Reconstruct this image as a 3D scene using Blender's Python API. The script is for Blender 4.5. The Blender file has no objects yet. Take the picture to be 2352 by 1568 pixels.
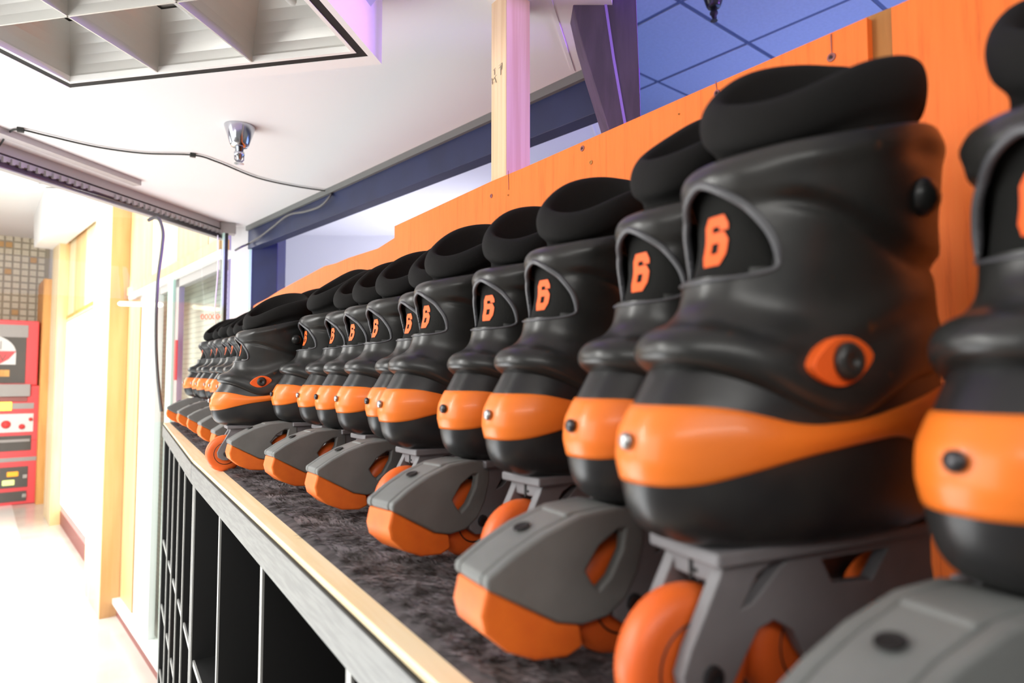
import bpy, bmesh, math, random
from mathutils import Vector, Matrix
random.seed(7)
SC = bpy.context.scene
COL = SC.collection
PI = math.pi

# ---------------------------------------------------------------- camera
F = 1500.0
CAMZ = 1.85
PITCH = math.atan(81 / F)
YAW = math.radians(31.44)          # the camera looks 31 degrees to the right of the shelf's direction (+Y)
cam_d = bpy.data.cameras.new('camera')
cam = bpy.data.objects.new('camera', cam_d)
COL.objects.link(cam)
cam.location = (0, 0, CAMZ)
cam.rotation_euler = (PI / 2 + PITCH, 0, -YAW)
cam_d.sensor_fit = 'HORIZONTAL'
cam_d.sensor_width = 36.0
cam_d.lens = F / 2352 * 36.0
cam_d.clip_start = 0.02
cam_d.dof.use_dof = True
cam_d.dof.focus_distance = 1.15
cam_d.dof.aperture_fstop = 5.2
SC.camera = cam

# ---------------------------------------------------------------- world, lights, exposure
SC.view_settings.view_transform = 'Standard'
SC.view_settings.look = 'None'
SC.view_settings.gamma = 1
SC.view_settings.use_curve_mapping = False
SC.view_settings.exposure = 0.0
wd = bpy.data.worlds.new('world'); SC.world = wd
wd.use_nodes = True
wd.node_tree.nodes['Background'].inputs[0].default_value = (1.0, 0.98, 0.97, 1)
wd.node_tree.nodes['Background'].inputs[1].default_value = 0.32

def area(name, loc, target, sx, sy, power, color=(1, 1, 1), spread=180):
    l = bpy.data.lights.new(name, 'AREA'); l.shape = 'RECTANGLE'
    l.size = sx; l.size_y = sy; l.energy = power; l.color = color
    l.spread = math.radians(spread)
    o = bpy.data.objects.new(name, l); COL.objects.link(o)
    o.location = loc
    d = Vector(target) - Vector(loc)
    o.rotation_euler = d.to_track_quat('-Z', 'Y').to_euler()
    return o

area('daylight_from_street_windows', (-2.3, 1.2, 2.2), (0.5, 1.5, 1.8), 2.6, 1.3, 38, (1, 0.985, 0.96))
area('bounce_from_bright_floor', (-1.5, 2.6, 0.5), (-0.2, 2.6, 2.6), 2.0, 2.4, 86, (0.94, 0.98, 1))  # added fill lamp imitating floor bounce, whitens the ceiling
area('booth_fluorescent', (-0.50, 1.0, 2.56), (0.30, 1.1, 1.66), 0.14, 1.5, 22, (1, 0.99, 0.95))
area('booth_fluorescent_behind', (-0.25, -0.9, 2.5), (0.5, 0.4, 1.8), 1.6, 0.12, 8, (1, 0.99, 0.95))
area('lobby_daylight', (-2.0, 6.5, 3.0), (-0.2, 7.5, 0.3), 3.0, 4.0, 430, (1, 0.98, 0.95))
area('lobby_side_daylight', (-2.4, 4.6, 2.6), (0.6, 4.4, 1.4), 2.0, 2.0, 55, (1, 0.985, 0.96))  # second lobby lamp added to brighten the wall behind the glass
area('purple_rink_light', (3.4, 0.0, 2.65), (0.7, 1.8, 2.65), 1.2, 0.8, 50, (0.38, 0.16, 1.0), 60)
area('blue_rink_light', (3.6, 2.0, 2.3), (2.2, 2.6, 3.6), 1.6, 1.6, 24, (0.20, 0.36, 1.0))
area('white_rink_light', (2.2, 4.8, 2.2), (1.6, 5.0, 3.2), 1.6, 1.6, 22, (0.86, 0.86, 1.0))

# ---------------------------------------------------------------- pixel helpers (building points by measurement, each at its real distance)
CR = Vector((math.cos(YAW), -math.sin(YAW), 0))
CF = Vector((math.sin(YAW) * math.cos(PITCH), math.cos(YAW) * math.cos(PITCH), math.sin(PITCH)))
CU = CR.cross(CF)
CO = Vector((0, 0, CAMZ))
def ray(px, py):
    return (CF * F + CR * (px - 1176) + CU * (784 - py)) / F
def on_plane(px, py, p0, n):
    r = ray(px, py); n = Vector(n)
    return CO + r * ((Vector(p0) - CO).dot(n) / r.dot(n))
def at_h(px, py, h):                # on the level h above the camera
    return on_plane(px, py, (0, 0, CAMZ + h), (0, 0, 1))
def at_d(px, py, d):
    return CO + ray(px, py) * d

# ---------------------------------------------------------------- materials
def srgb(c):
    return tuple((x / 255 / 12.92) if x / 255 <= 0.04045 else ((x / 255 + 0.055) / 1.055) ** 2.4 for x in c)
def mat(name, rgb, rough=0.5, metal=0.0, spec=0.5, noise=0.0, nscale=40, bump=0.0, bscale=300, stretch=(1, 1, 1), emit=None, coat=0.0, rgb2=None, n_lo=0.4, n_hi=0.6):
    m = bpy.data.materials.new(name); m.use_nodes = True
    nt = m.node_tree; b = nt.nodes['Principled BSDF']
    b.inputs['Base Color'].default_value = (*rgb, 1)
    b.inputs['Roughness'].default_value = rough
    b.inputs['Metallic'].default_value = metal
    b.inputs['Specular IOR Level'].default_value = spec
    if coat: b.inputs['Coat Weight'].default_value = coat
    if emit:
        b.inputs['Emission Color'].default_value = (*emit[0], 1)
        b.inputs['Emission Strength'].default_value = emit[1]
    if noise or bump or rgb2:
        tc = nt.nodes.new('ShaderNodeTexCoord'); mp = nt.nodes.new('ShaderNodeMapping')
        mp.inputs['Scale'].default_value = stretch
        nt.links.new(tc.outputs['Object'], mp.inputs[0])
    if noise or rgb2:
        n = nt.nodes.new('ShaderNodeTexNoise'); n.inputs['Scale'].default_value = nscale; n.inputs['Detail'].default_value = 5
        nt.links.new(mp.outputs[0], n.inputs['Vector'])
        r = nt.nodes.new('ShaderNodeValToRGB')
        r.color_ramp.elements[0].position = n_lo; r.color_ramp.elements[1].position = n_hi
        c2 = rgb2 if rgb2 else tuple(x * (1 - noise) for x in rgb)
        r.color_ramp.elements[0].color = (*c2, 1); r.color_ramp.elements[1].color = (*rgb, 1)
        nt.links.new(n.outputs[0], r.inputs[0]); nt.links.new(r.outputs[0], b.inputs['Base Color'])
    if bump:
        n2 = nt.nodes.new('ShaderNodeTexNoise'); n2.inputs['Scale'].default_value = bscale; n2.inputs['Detail'].default_value = 3
        nt.links.new(mp.outputs[0], n2.inputs['Vector'])
        bp = nt.nodes.new('ShaderNodeBump'); bp.inputs['Strength'].default_value = bump; bp.inputs['Distance'].default_value = 0.002
        nt.links.new(n2.outputs[0], bp.inputs['Height']); nt.links.new(bp.outputs[0], b.inputs['Normal'])
    return m

def scuffs(m, rgb):                 # small rubbed-on orange scuffs, part of the plastic's wear
    nt = m.node_tree; b = nt.nodes['Principled BSDF']; src = b.inputs['Base Color'].links[0].from_socket
    tc = nt.nodes.new('ShaderNodeTexCoord'); n = nt.nodes.new('ShaderNodeTexNoise'); n.inputs['Scale'].default_value = 48; n.inputs['Detail'].default_value = 4
    r = nt.nodes.new('ShaderNodeValToRGB'); r.color_ramp.elements[0].position = 0.66; r.color_ramp.elements[1].position = 0.74
    mx = nt.nodes.new('ShaderNodeMixRGB'); mx.inputs[2].default_value = (*rgb, 1)
    nt.links.new(tc.outputs['Object'], n.inputs['Vector']); nt.links.new(n.outputs[0], r.inputs[0]); nt.links.new(r.outputs[0], mx.inputs[0])
    nt.links.new(src, mx.inputs[1]); nt.links.new(mx.outputs[0], b.inputs['Base Color'])

def glass_mat(name, tint, refl):
    m = bpy.data.materials.new(name); m.use_nodes = True
    nt = m.node_tree; nt.nodes.clear()
    o = nt.nodes.new('ShaderNodeOutputMaterial'); t = nt.nodes.new('ShaderNodeBsdfTransparent'); g = nt.nodes.new('ShaderNodeBsdfGlossy')
    t.inputs[0].default_value = (*tint, 1); g.inputs['Roughness'].default_value = 0.02
    fr = nt.nodes.new('ShaderNodeFresnel'); fr.inputs[0].default_value = 1.45
    mm = nt.nodes.new('ShaderNodeMath'); mm.operation = 'MULTIPLY'; mm.inputs[1].default_value = refl
    mx = nt.nodes.new('ShaderNodeMixShader')
    nt.links.new(fr.outputs[0], mm.inputs[0]); nt.links.new(mm.outputs[0], mx.inputs[0])
    nt.links.new(t.outputs[0], mx.inputs[1]); nt.links.new(g.outputs[0], mx.inputs[2]); nt.links.new(mx.outputs[0], o.inputs[0])
    return m

M = {}
M['black'] = mat('black_plastic', (0.014, 0.0150, 0.0145), 0.33, spec=0.5, rgb2=(0.027, 0.026, 0.024), nscale=14, bump=0.05, bscale=90)
scuffs(M['black'], (0.14, 0.045, 0.015))
M['shell'] = mat('shell_plastic', (0.014, 0.014, 0.015), 0.34, spec=0.5, rgb2=(0.024, 0.023, 0.022), nscale=18, bump=0.06, bscale=90)
M['rim'] = mat('grey_rim_plastic', (0.085, 0.085, 0.092), 0.33, spec=0.5)
M['fabric'] = mat('black_liner_fabric', (0.011, 0.0105, 0.010), 0.92, spec=0.2, bump=0.35, bscale=900)
M['tongue'] = mat('tongue_fabric', (0.010, 0.010, 0.009), 0.85, spec=0.2, bump=0.35, bscale=700)
M['cap'] = mat('orange_cap_plastic', (0.80, 0.165, 0.018), 0.34, spec=0.45, rgb2=(0.86, 0.20, 0.022), nscale=9, coat=0.1)
M['print'] = mat('orange_print', (0.95, 0.13, 0.012), 0.6)
M['tyre'] = mat('orange_wheel_rubber', (0.85, 0.150, 0.022), 0.42, rgb2=(0.78, 0.13, 0.02), nscale=30)
M['pad'] = mat('orange_brake_rubber', (0.90, 0.19, 0.016), 0.55, rgb2=(0.80, 0.15, 0.015), nscale=25)
M['frame'] = mat('grey_frame_plastic', (0.19, 0.185, 0.195), 0.5, noise=0.12, nscale=25, bump=0.06, bscale=200)
M['housing'] = mat('grey_brake_plastic', (0.17, 0.178, 0.172), 0.55, noise=0.14, nscale=22, bump=0.08, bscale=180)
M['dark'] = mat('dark_recess', (0.006, 0.006, 0.006), 0.7)
M['hub'] = mat('wheel_hub_plastic', (0.012, 0.012, 0.012), 0.45)
M['steel'] = mat('bolt_steel', (0.42, 0.42, 0.42), 0.32, metal=0.9)
M['steel_dark'] = mat('dark_bolt_steel', (0.07, 0.07, 0.075), 0.3, metal=0.8)
M['chrome'] = mat('chrome', (0.55, 0.57, 0.62), 0.16, metal=1.0)

def plywood_mat():
    m = mat('orange_painted_plywood', (0.98, 0.235, 0.035), 0.55, spec=0.3)
    nt = m.node_tree; b = nt.nodes['Principled BSDF']
    tc = nt.nodes.new('ShaderNodeTexCoord'); mp = nt.nodes.new('ShaderNodeMapping'); mp.inputs['Scale'].default_value = (30, 60, 3.5)
    n = nt.nodes.new('ShaderNodeTexNoise'); n.inputs['Scale'].default_value = 2.2; n.inputs['Detail'].default_value = 7; n.inputs['Roughness'].default_value = 0.65
    r = nt.nodes.new('ShaderNodeValToRGB')
    e = r.color_ramp.elements
    e[0].position = 0.30; e[0].color = (0.80, 0.145, 0.018, 1); e[1].position = 0.44; e[1].color = (0.97, 0.195, 0.027, 1)
    e2 = e.new(0.75); e2.color = (0.98, 0.225, 0.036, 1)
    nt.links.new(tc.outputs['Object'], mp.inputs[0]); nt.links.new(mp.outputs[0], n.inputs['Vector'])
    nt.links.new(n.outputs[0], r.inputs[0]); nt.links.new(r.outputs[0], b.inputs['Base Color'])
    bp = nt.nodes.new('ShaderNodeBump'); bp.inputs['Strength'].default_value = 0.25; bp.inputs['Distance'].default_value = 0.001
    nt.links.new(n.outputs[0], bp.inputs['Height']); nt.links.new(bp.outputs[0], b.inputs['Normal'])
    return m
M['ply'] = plywood_mat()
M['rawwood'] = mat('raw_brown_wood', (0.50, 0.21, 0.045), 0.7, noise=0.25, nscale=6, stretch=(8, 8, 1))
M['pine'] = mat('pine_lumber', (0.80, 0.60, 0.36), 0.6, rgb2=(0.70, 0.48, 0.26), nscale=3, stretch=(30, 30, 1), n_lo=0.35, n_hi=0.6)
M['edge'] = mat('bare_wood_edging', (0.95, 0.80, 0.52), 0.5, rgb2=(0.90, 0.72, 0.42), nscale=4, stretch=(30, 1.5, 30))
M['greyboard'] = mat('grey_laminate_board', (0.245, 0.25, 0.24), 0.5, noise=0.22, nscale=6, stretch=(40, 3, 40), bump=0.05)
M['edging'] = mat('light_grey_edge_band', (0.42, 0.42, 0.40), 0.5)
M['cubby'] = mat('black_laminate', (0.012, 0.012, 0.012), 0.5)
M['white'] = mat('white_ceiling_paint', (0.86, 0.85, 0.85), 0.8, spec=0.2)
M['white2'] = mat('white_plaster', (0.80, 0.80, 0.84), 0.8, spec=0.2)
M['whitegloss'] = mat('white_gloss_paint', (0.88, 0.88, 0.86), 0.35)
M['louver'] = mat('satin_louver_metal', (0.62, 0.62, 0.59), 0.38, metal=0.35)
M['navy'] = mat('navy_painted_steel', (0.016, 0.026, 0.085), 0.5, noise=0.2, nscale=8)
M['greytrim'] = mat('grey_rubber_trim', (0.16, 0.165, 0.16), 0.6)
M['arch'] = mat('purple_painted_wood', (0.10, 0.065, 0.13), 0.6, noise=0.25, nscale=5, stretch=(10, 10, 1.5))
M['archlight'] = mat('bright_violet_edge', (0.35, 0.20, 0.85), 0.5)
M['tile'] = mat('ceiling_tile', (0.50, 0.55, 0.72), 0.9, noise=0.06, nscale=60, bump=0.3, bscale=160)
M['tbar'] = mat('dark_ceiling_grid', (0.10, 0.13, 0.26), 0.5)
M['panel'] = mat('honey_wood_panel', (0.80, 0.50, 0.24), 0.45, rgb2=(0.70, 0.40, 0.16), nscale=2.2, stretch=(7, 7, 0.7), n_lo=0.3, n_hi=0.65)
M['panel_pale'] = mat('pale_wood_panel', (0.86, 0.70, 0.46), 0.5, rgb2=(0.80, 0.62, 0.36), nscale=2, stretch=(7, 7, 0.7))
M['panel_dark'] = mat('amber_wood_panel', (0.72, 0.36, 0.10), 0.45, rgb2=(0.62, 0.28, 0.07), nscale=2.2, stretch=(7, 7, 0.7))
M['floor'] = mat('pale_vinyl_floor', (0.66, 0.60, 0.54), 0.18, spec=0.5, noise=0.1, nscale=3)
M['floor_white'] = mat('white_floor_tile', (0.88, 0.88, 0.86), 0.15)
M['maroon'] = mat('maroon_baseboard', (0.30, 0.10, 0.09), 0.5)
M['red'] = mat('red_cabinet_enamel', (0.85, 0.09, 0.10), 0.35)
M['blackglass'] = mat('dark_glass_panel', (0.10, 0.09, 0.085), 0.2)
M['greypanel'] = mat('grey_panel', (0.36, 0.33, 0.32), 0.5)
M['wire'] = mat('black_cable', (0.02, 0.022, 0.018), 0.6)
M['greywire'] = mat('grey_cable', (0.13, 0.13, 0.13), 0.5)
M['track'] = mat('aluminium_track', (0.50, 0.46, 0.46), 0.4, metal=0.3)
M['trackdark'] = mat('brown_shadow_gap', (0.10, 0.075, 0.07), 0.6)
M['grout'] = mat('brown_grout', (0.44, 0.38, 0.29), 0.8)
M['gtile'] = mat('beige_wall_tile', (0.80, 0.71, 0.55), 0.5, noise=0.2, nscale=3)
M['gtile2'] = mat('amber_wall_tile', (0.62, 0.36, 0.14), 0.5)
M['glass'] = glass_mat('clear_glass', (0.97, 0.985, 0.975), 0.12)
M['mint'] = mat('mint_glass_edge', (0.55, 0.80, 0.72), 0.2)
M['tube'] = mat('glowing_tube', (1, 0.95, 0.7), 0.5, emit=((1.0, 0.92, 0.60), 6.0))  # emission imitates a lamp reflected in the glass
M['daywin'] = mat('bright_daylight_pane', (0.9, 0.9, 0.9), 0.5, emit=((1.0, 0.99, 0.97), 2.6))
M['led'] = mat('red_led', (0.9, 0.05, 0.02), 0.5, emit=((1.0, 0.10, 0.06), 1.6))
M['yellowlit'] = mat('yellow_lit_sign', (0.9, 0.8, 0.1), 0.5, emit=((1.0, 0.85, 0.10), 1.3))
M['ink'] = mat('grey_ink', (0.28, 0.24, 0.18), 0.8)
M['carpet'] = mat('charcoal_carpet', (0.075, 0.068, 0.070), 0.95, spec=0.1, rgb2=(0.13, 0.118, 0.122), nscale=18, stretch=(1, 3.5, 1), bump=0.9, bscale=120)
M['tuft'] = mat('carpet_tuft', (0.23, 0.215, 0.225), 0.9, spec=0.1, rgb2=(0.055, 0.050, 0.048), nscale=45)
M['toyred'] = mat('toy_red', (0.75, 0.05, 0.05), 0.5)
M['toywhite'] = mat('toy_white', (0.75, 0.73, 0.72), 0.6)
M['amberlamp'] = mat('amber_button', (0.9, 0.35, 0.03), 0.4, emit=((1.0, 0.40, 0.03), 0.7))
M['limelamp'] = mat('lime_button', (0.7, 0.8, 0.3), 0.4, emit=((0.75, 0.85, 0.30), 0.7))

# ---------------------------------------------------------------- mesh helpers
def link(name, verts, faces, m, parent=None, smooth=False, bevel=0.0, bseg=2, autosm=True):
    me = bpy.data.meshes.new(name)
    me.from_pydata([tuple(v) for v in verts], [], faces)
    bm = bmesh.new(); bm.from_mesh(me)
    bmesh.ops.recalc_face_normals(bm, faces=bm.faces)
    bm.to_mesh(me); bm.free()
    me.materials.append(M[m])
    o = bpy.data.objects.new(name, me); COL.objects.link(o)
    if parent is not None: o.parent = parent
    if smooth:
        for p in me.polygons: p.use_smooth = True
    if bevel:
        md = o.modifiers.new('bevel', 'BEVEL'); md.width = bevel; md.segments = bseg; md.limit_method = 'ANGLE'; md.angle_limit = math.radians(35)
        for p in me.polygons: p.use_smooth = True
        md.harden_normals = True
    return o
class MB:
    def __init__(s): s.v = []; s.f = []
    def add(s, v, f):
        n = len(s.v); s.v += [Vector(x) for x in v]; s.f += [tuple(i + n for i in q) for q in f]
    def box(s, a, b):
        x0, y0, z0 = a; x1, y1, z1 = b
        s.add([(x0, y0, z0), (x1, y0, z0), (x1, y1, z0), (x0, y1, z0), (x0, y0, z1), (x1, y0, z1), (x1, y1, z1), (x0, y1, z1)],
              [(0, 3, 2, 1), (4, 5, 6, 7), (0, 1, 5, 4), (1, 2, 6, 5), (2, 3, 7, 6), (3, 0, 4, 7)])
    def slab(s, pts, off):                    # polygon pushed along the vector off
        n = len(pts); off = Vector(off)
        s.add([Vector(p) for p in pts] + [Vector(p) + off for p in pts],
              [tuple(range(n)), tuple(range(2 * n - 1, n - 1, -1))] + [(i, (i + 1) % n, (i + 1) % n + n, i + n) for i in range(n)])
    def tube(s, pts, r, seg=8, cap=True):
        pts = [Vector(p) for p in pts]; n0 = len(s.v); V = []; Fc = []
        rr = r if isinstance(r, (list, tuple)) else [r] * len(pts)
        prev = None
        for i, p in enumerate(pts):
            t = (pts[min(i + 1, len(pts) - 1)] - pts[max(i - 1, 0)]).normalized()
            if prev is None:
                a = Vector((0, 0, 1)) if abs(t.z) < 0.9 else Vector((1, 0, 0))
                x = t.cross(a).normalized()
            else:
                x = (prev - t * prev.dot(t)).normalized()
            prev = x; y = t.cross(x)
            for k in range(seg):
                an = 2 * PI * k / seg
                V.append(p + (x * math.cos(an) + y * math.sin(an)) * rr[i])
        for i in range(len(pts) - 1):
            for k in range(seg):
                Fc.append((i * seg + k, i * seg + (k + 1) % seg, (i + 1) * seg + (k + 1) % seg, (i + 1) * seg + k))
        if cap:
            Fc.append(tuple(range(seg))[::-1]); Fc.append(tuple((len(pts) - 1) * seg + k for k in range(seg)))
        s.add(V, Fc)
    def lathe(s, prof, seg, c, ax, up):       # prof: (radius, along axis)
        ax = Vector(ax).normalized(); x = Vector(up).normalized(); y = ax.cross(x); V = []; Fc = []
        for r, h in prof:
            for k in range(seg):
                an = 2 * PI * k / seg
                V.append(Vector(c) + ax * h + (x * math.cos(an) + y * math.sin(an)) * r)
        for i in range(len(prof) - 1):
            for k in range(seg):
                Fc.append((i * seg + k, i * seg + (k + 1) % seg, (i + 1) * seg + (k + 1) % seg, (i + 1) * seg + k))
        if prof[0][0] > 1e-5: Fc.append(tuple(range(seg))[::-1])
        if prof[-1][0] > 1e-5: Fc.append(tuple((len(prof) - 1) * seg + k for k in range(seg)))
        s.add(V, Fc)
    def build(s, name, m, parent=None, **k): return link(name, s.v, s.f, m, parent, **k)

def catmull(pts, n):
    out = []
    P = [pts[0]] + list(pts) + [pts[-1]]
    for i in range(1, len(P) - 2):
        a, b, c, d = P[i - 1], P[i], P[i + 1], P[i + 2]
        for k in range(n):
            t = k / n
            out.append(tuple(0.5 * (2 * b[j] + (c[j] - a[j]) * t + (2 * a[j] - 5 * b[j] + 4 * c[j] - d[j]) * t * t + (-a[j] + 3 * b[j] - 3 * c[j] + d[j]) * t ** 3) for j in range(len(b))))
    out.append(tuple(pts[-1]))
    return out
def extrude_poly(outer, holes, y0, y1):       # (u, z) outline with holes pushed from y0 to y1
    bm = bmesh.new(); edges = []
    loops = [outer] + list(holes)
    for lp in loops:
        vs = [bm.verts.new((p[0], y0, p[1])) for p in lp]
        for i in range(len(vs)): edges.append(bm.edges.new((vs[i], vs[(i + 1) % len(vs)])))
    r = bmesh.ops.triangle_fill(bm, edges=edges, use_beauty=True)
    fs = [g for g in r['geom'] if isinstance(g, bmesh.types.BMFace)]
    e = bmesh.ops.extrude_face_region(bm, geom=fs)
    vs = [g for g in e['geom'] if isinstance(g, bmesh.types.BMVert)]
    bmesh.ops.translate(bm, verts=vs, vec=(0, y1 - y0, 0))
    bm.verts.index_update()
    V = [v.co.copy() for v in bm.verts]; Fc = [tuple(v.index for v in f.verts) for f in bm.faces]
    bm.free(); return V, Fc
def empty(name, loc, rz=0.0):
    o = bpy.data.objects.new(name, None); COL.objects.link(o); o.empty_display_size = 0.05
    o.location = loc; o.rotation_euler = (0, 0, rz); return o
def tag(o, label=None, cat=None, group=None, kind=None):
    if label: o['label'] = label
    if cat: o['category'] = cat
    if group: o['group'] = group
    if kind: o['kind'] = kind
    return o
def struct(o): o['kind'] = 'structure'; return o
def clamp(x, a=0.0, b=1.0): return max(a, min(b, x))
def sst(a, b, x):
    t = clamp((x - a) / (b - a)); return t * t * (3 - 2 * t)

# ================================================================ SETTING
SHZ = CAMZ - 0.189                     # the shelf top
HC = 0.75                              # booth ceiling above the camera
# floor
mb = MB(); mb.box((-9, -3, -0.1), (9, 19, 0)); struct(mb.build('floor', 'floor'))
def fl(px, py): return at_h(px, py, -CAMZ)
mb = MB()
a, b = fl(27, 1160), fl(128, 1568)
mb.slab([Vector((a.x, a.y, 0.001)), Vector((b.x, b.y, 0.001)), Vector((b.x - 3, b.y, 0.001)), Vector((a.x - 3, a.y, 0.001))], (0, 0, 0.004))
struct(mb.build('trim_1', 'floor_white'))  # pale slab painted in as the sunlit part of the floor

# booth ceiling (slab above the shelf) and its edge seams
beam0 = at_h(570, 520, HC); beam1 = at_h(1420, 128, HC)
far_l = at_h(-260, 250, HC); far_c = at_h(522, 520, HC)
ce = [at_h(1395, -500, HC), at_h(1405, 0, HC), beam1, beam0, far_c + Vector((0.0, 0.05, 0)), far_l]
ce = [Vector((0.3, -3, CAMZ + HC))] + [ce[1] + (ce[1] - ce[2]) * 1.3] + ce[1:] + [Vector((-1.5, 2.4, CAMZ + HC)), Vector((-1.5, -3, CAMZ + HC))]
mb = MB(); mb.slab(ce, (0, 0, 0.12)); struct(mb.build('ceiling', 'white'))
# ceiling batten near the arch
mb = MB(); p, q = at_h(1243, -60, HC), at_h(1316, 162, HC); n = Vector((0.006, 0, 0))
mb.slab([p - n, p + n, q + n, q - n], (0, 0, -0.002)); struct(mb.build('trim_2', 'white'))
# navy beam with a grey strip painted in for the shadowed reveal above it
bd = (beam1 - beam0).normalized()
nb = Vector((-bd.y, bd.x, 0)).normalized()
if nb.x < 0: nb = -nb
pa = beam0 - bd * 0.0; pb = at_h(1440, 119, HC)
bz = 0.115
mb = MB()
mb.slab([pa + Vector((0, 0, -0.022)), pb + Vector((0, 0, -0.022)), pb + Vector((0, 0, -bz)), pa + Vector((0, 0, -bz))], nb * 0.05)
struct(mb.build('trim_3', 'navy', bevel=0.002))
mb = MB()
mb.slab([pa + Vector((0, 0, 0)), pb + Vector((0, 0, 0)), pb + Vector((0, 0, -0.023)), pa + Vector((0, 0, -0.023))], -nb * 0.012)
struct(mb.build('trim_4', 'greytrim'))
# navy post at the corner and the white pillar beside it
def vslab(px0, px1, p0, n, z0, z1, thick, name, m, back=None, bevel=0.0):
    a = on_plane(px0, 865, p0, n); b = on_plane(px1, 865, p0, n)
    off = (back or Vector(n).normalized()) * thick
    mb = MB(); mb.slab([Vector((a.x, a.y, z0)), Vector((b.x, b.y, z0)), Vector((b.x, b.y, z1)), Vector((a.x, a.y, z1))], off)
    return mb.build(name, m, bevel=bevel)
nv = CF.copy(); nv.z = 0; nv.normalize()
pc = Vector((beam0.x, beam0.y, 0))
struct(vslab(571, 632, pc, nv, 0, CAMZ + HC - 0.001, 0.12, 'trim_5', 'navy', bevel=0.003))
struct(vslab(566, 572, pc - nv * 0.004, nv, 0, CAMZ + HC, 0.03, 'trim_6', 'mint'))
struct(vslab(524, 566, pc - nv * 0.002, nv, 0, CAMZ + HC, 0.14, 'trim_7', 'white'))

# lavender ceiling and white wall beyond the beam
h2 = 1.30
fw = at_h(760, 541, h2)
rd = Vector((CR.x, CR.y, 0))
p1 = Vector((fw.x, fw.y, 0)) - rd * 1.6; p2 = Vector((fw.x, fw.y, 0)) + rd * 4.5
c1 = at_h(1425, 300, h2)
mb = MB()
mb.slab([Vector((p1.x, p1.y, CAMZ + h2)), Vector((p2.x, p2.y, CAMZ + h2)), Vector((c1.x + 0.9, c1.y + 0.9, CAMZ + h2)), Vector((beam1.x + 0.05, beam1.y + 0.05, CAMZ + h2)), Vector((beam0.x + 0.1, beam0.y, CAMZ + h2))], (0, 0, 0.1))
struct(mb.build('ceiling', 'white2'))
mb = MB(); mb.slab([Vector((p1.x, p1.y, 0)), Vector((p2.x, p2.y, 0)), Vector((p2.x, p2.y, CAMZ + h2)), Vector((p1.x, p1.y, CAMZ + h2))], nv * 0.1)
struct(mb.build('wall_far', 'white2'))
mb = MB(); p, q = at_h(1337, 225, h2), at_h(1372, 320, h2); n = Vector((0.008, 0, 0))
mb.slab([p - n, p + n, q + n, q - n], (0, 0, -0.003)); struct(mb.build('trim_8', 'white'))

# tile ceiling over the rink
HT = 1.82
k0 = at_h(1718, 99, HT); k1 = at_h(1510, 188, HT)
e1 = (k1 - k0); TS = e1.length; e1.normalize(); e2 = Vector((-e1.y, e1.x, 0))
root_t = struct(empty('ceiling', (k0.x, k0.y, k0.z)))
def kp(i, j): return e1 * (i * TS) + e2 * (j * TS)
tm = None
for i in range(-6, 5):
    for j in range(-5, 6):
        w = kp(i, j) + k0
        d = (w + e1 * TS * .5 + e2 * TS * .5 - CO)
        pxx = 1176 + F * d.dot(CR) / max(d.dot(CF), .01)
        if d.dot(CF) < 0.3 or pxx < 1250 or pxx > 2500: continue
        if tm is None:
            g = 0.012
            mb = MB(); mb.slab([e1 * g + e2 * g, e1 * (TS - g) + e2 * g, e1 * (TS - g) + e2 * (TS - g), e1 * g + e2 * (TS - g)], (0, 0, 0.012))
            t = mb.build('tile', 'tile', root_t); tm = t
        else:
            t = tm.copy(); COL.objects.link(t)
        t.location = kp(i, j) + Vector((0, 0, random.uniform(-0.001, 0.002)))
mb = MB()
for i in range(-6, 6): mb.slab([kp(i, -6) - e1 * .010, kp(i, -6) + e1 * .010, kp(i, 6) + e1 * .010, kp(i, 6) - e1 * .010], (0, 0, 0.02))
mb.v = [v + Vector((0, 0, 0.004)) for v in mb.v]
b1 = mb.build('grid_bar', 'tbar', root_t)
mb = MB()
for j in range(-6, 7): mb.slab([kp(-6, j) - e2 * .010, kp(-6, j) + e2 * .010, kp(6, j) + e2 * .010, kp(6, j) - e2 * .010], (0, 0, 0.02))
mb.v = [v + Vector((0, 0, 0.003)) for v in mb.v]
mb.build('grid_bar', 'tbar', root_t)
mb = MB(); q = k0; mb.box((q.x - 5, q.y - 5, q.z + 0.05), (q.x + 5, q.y + 5, q.z + 0.1)); struct(mb.build('ceiling', 'tbar'))

# purple arch leg in front of the beam end
ad = 1.32
left = [(1300, -90), (1314, 0), (1332, 80), (1352, 150), (1374, 220), (1397, 295), (1408, 345)]
right = [(1474, 345), (1471, 230), (1466, 100), (1462, 0), (1460, -90)]
arch = empty('arch_column', (0, 0, 0))
tag(arch, 'purple wooden arch leg widening upwards, behind the orange boards at top centre', 'column')
mb = MB(); mb.slab([at_d(x, y, ad) for x, y in left + right], nv * 0.07); o = mb.build('arch_body', 'arch', arch, bevel=0.002)
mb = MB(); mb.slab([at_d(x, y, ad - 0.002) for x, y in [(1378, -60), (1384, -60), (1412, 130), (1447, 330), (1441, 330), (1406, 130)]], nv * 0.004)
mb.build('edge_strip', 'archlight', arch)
mb = MB()
q0, q1 = at_d(1402, 335, ad), at_d(1474, 335, ad)
mb.slab([q0, q1, Vector((q1.x, q1.y, 0)), Vector((q0.x, q0.y, 0))], nv * 0.07); mb.build('arch_foot', 'arch', arch)

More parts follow.
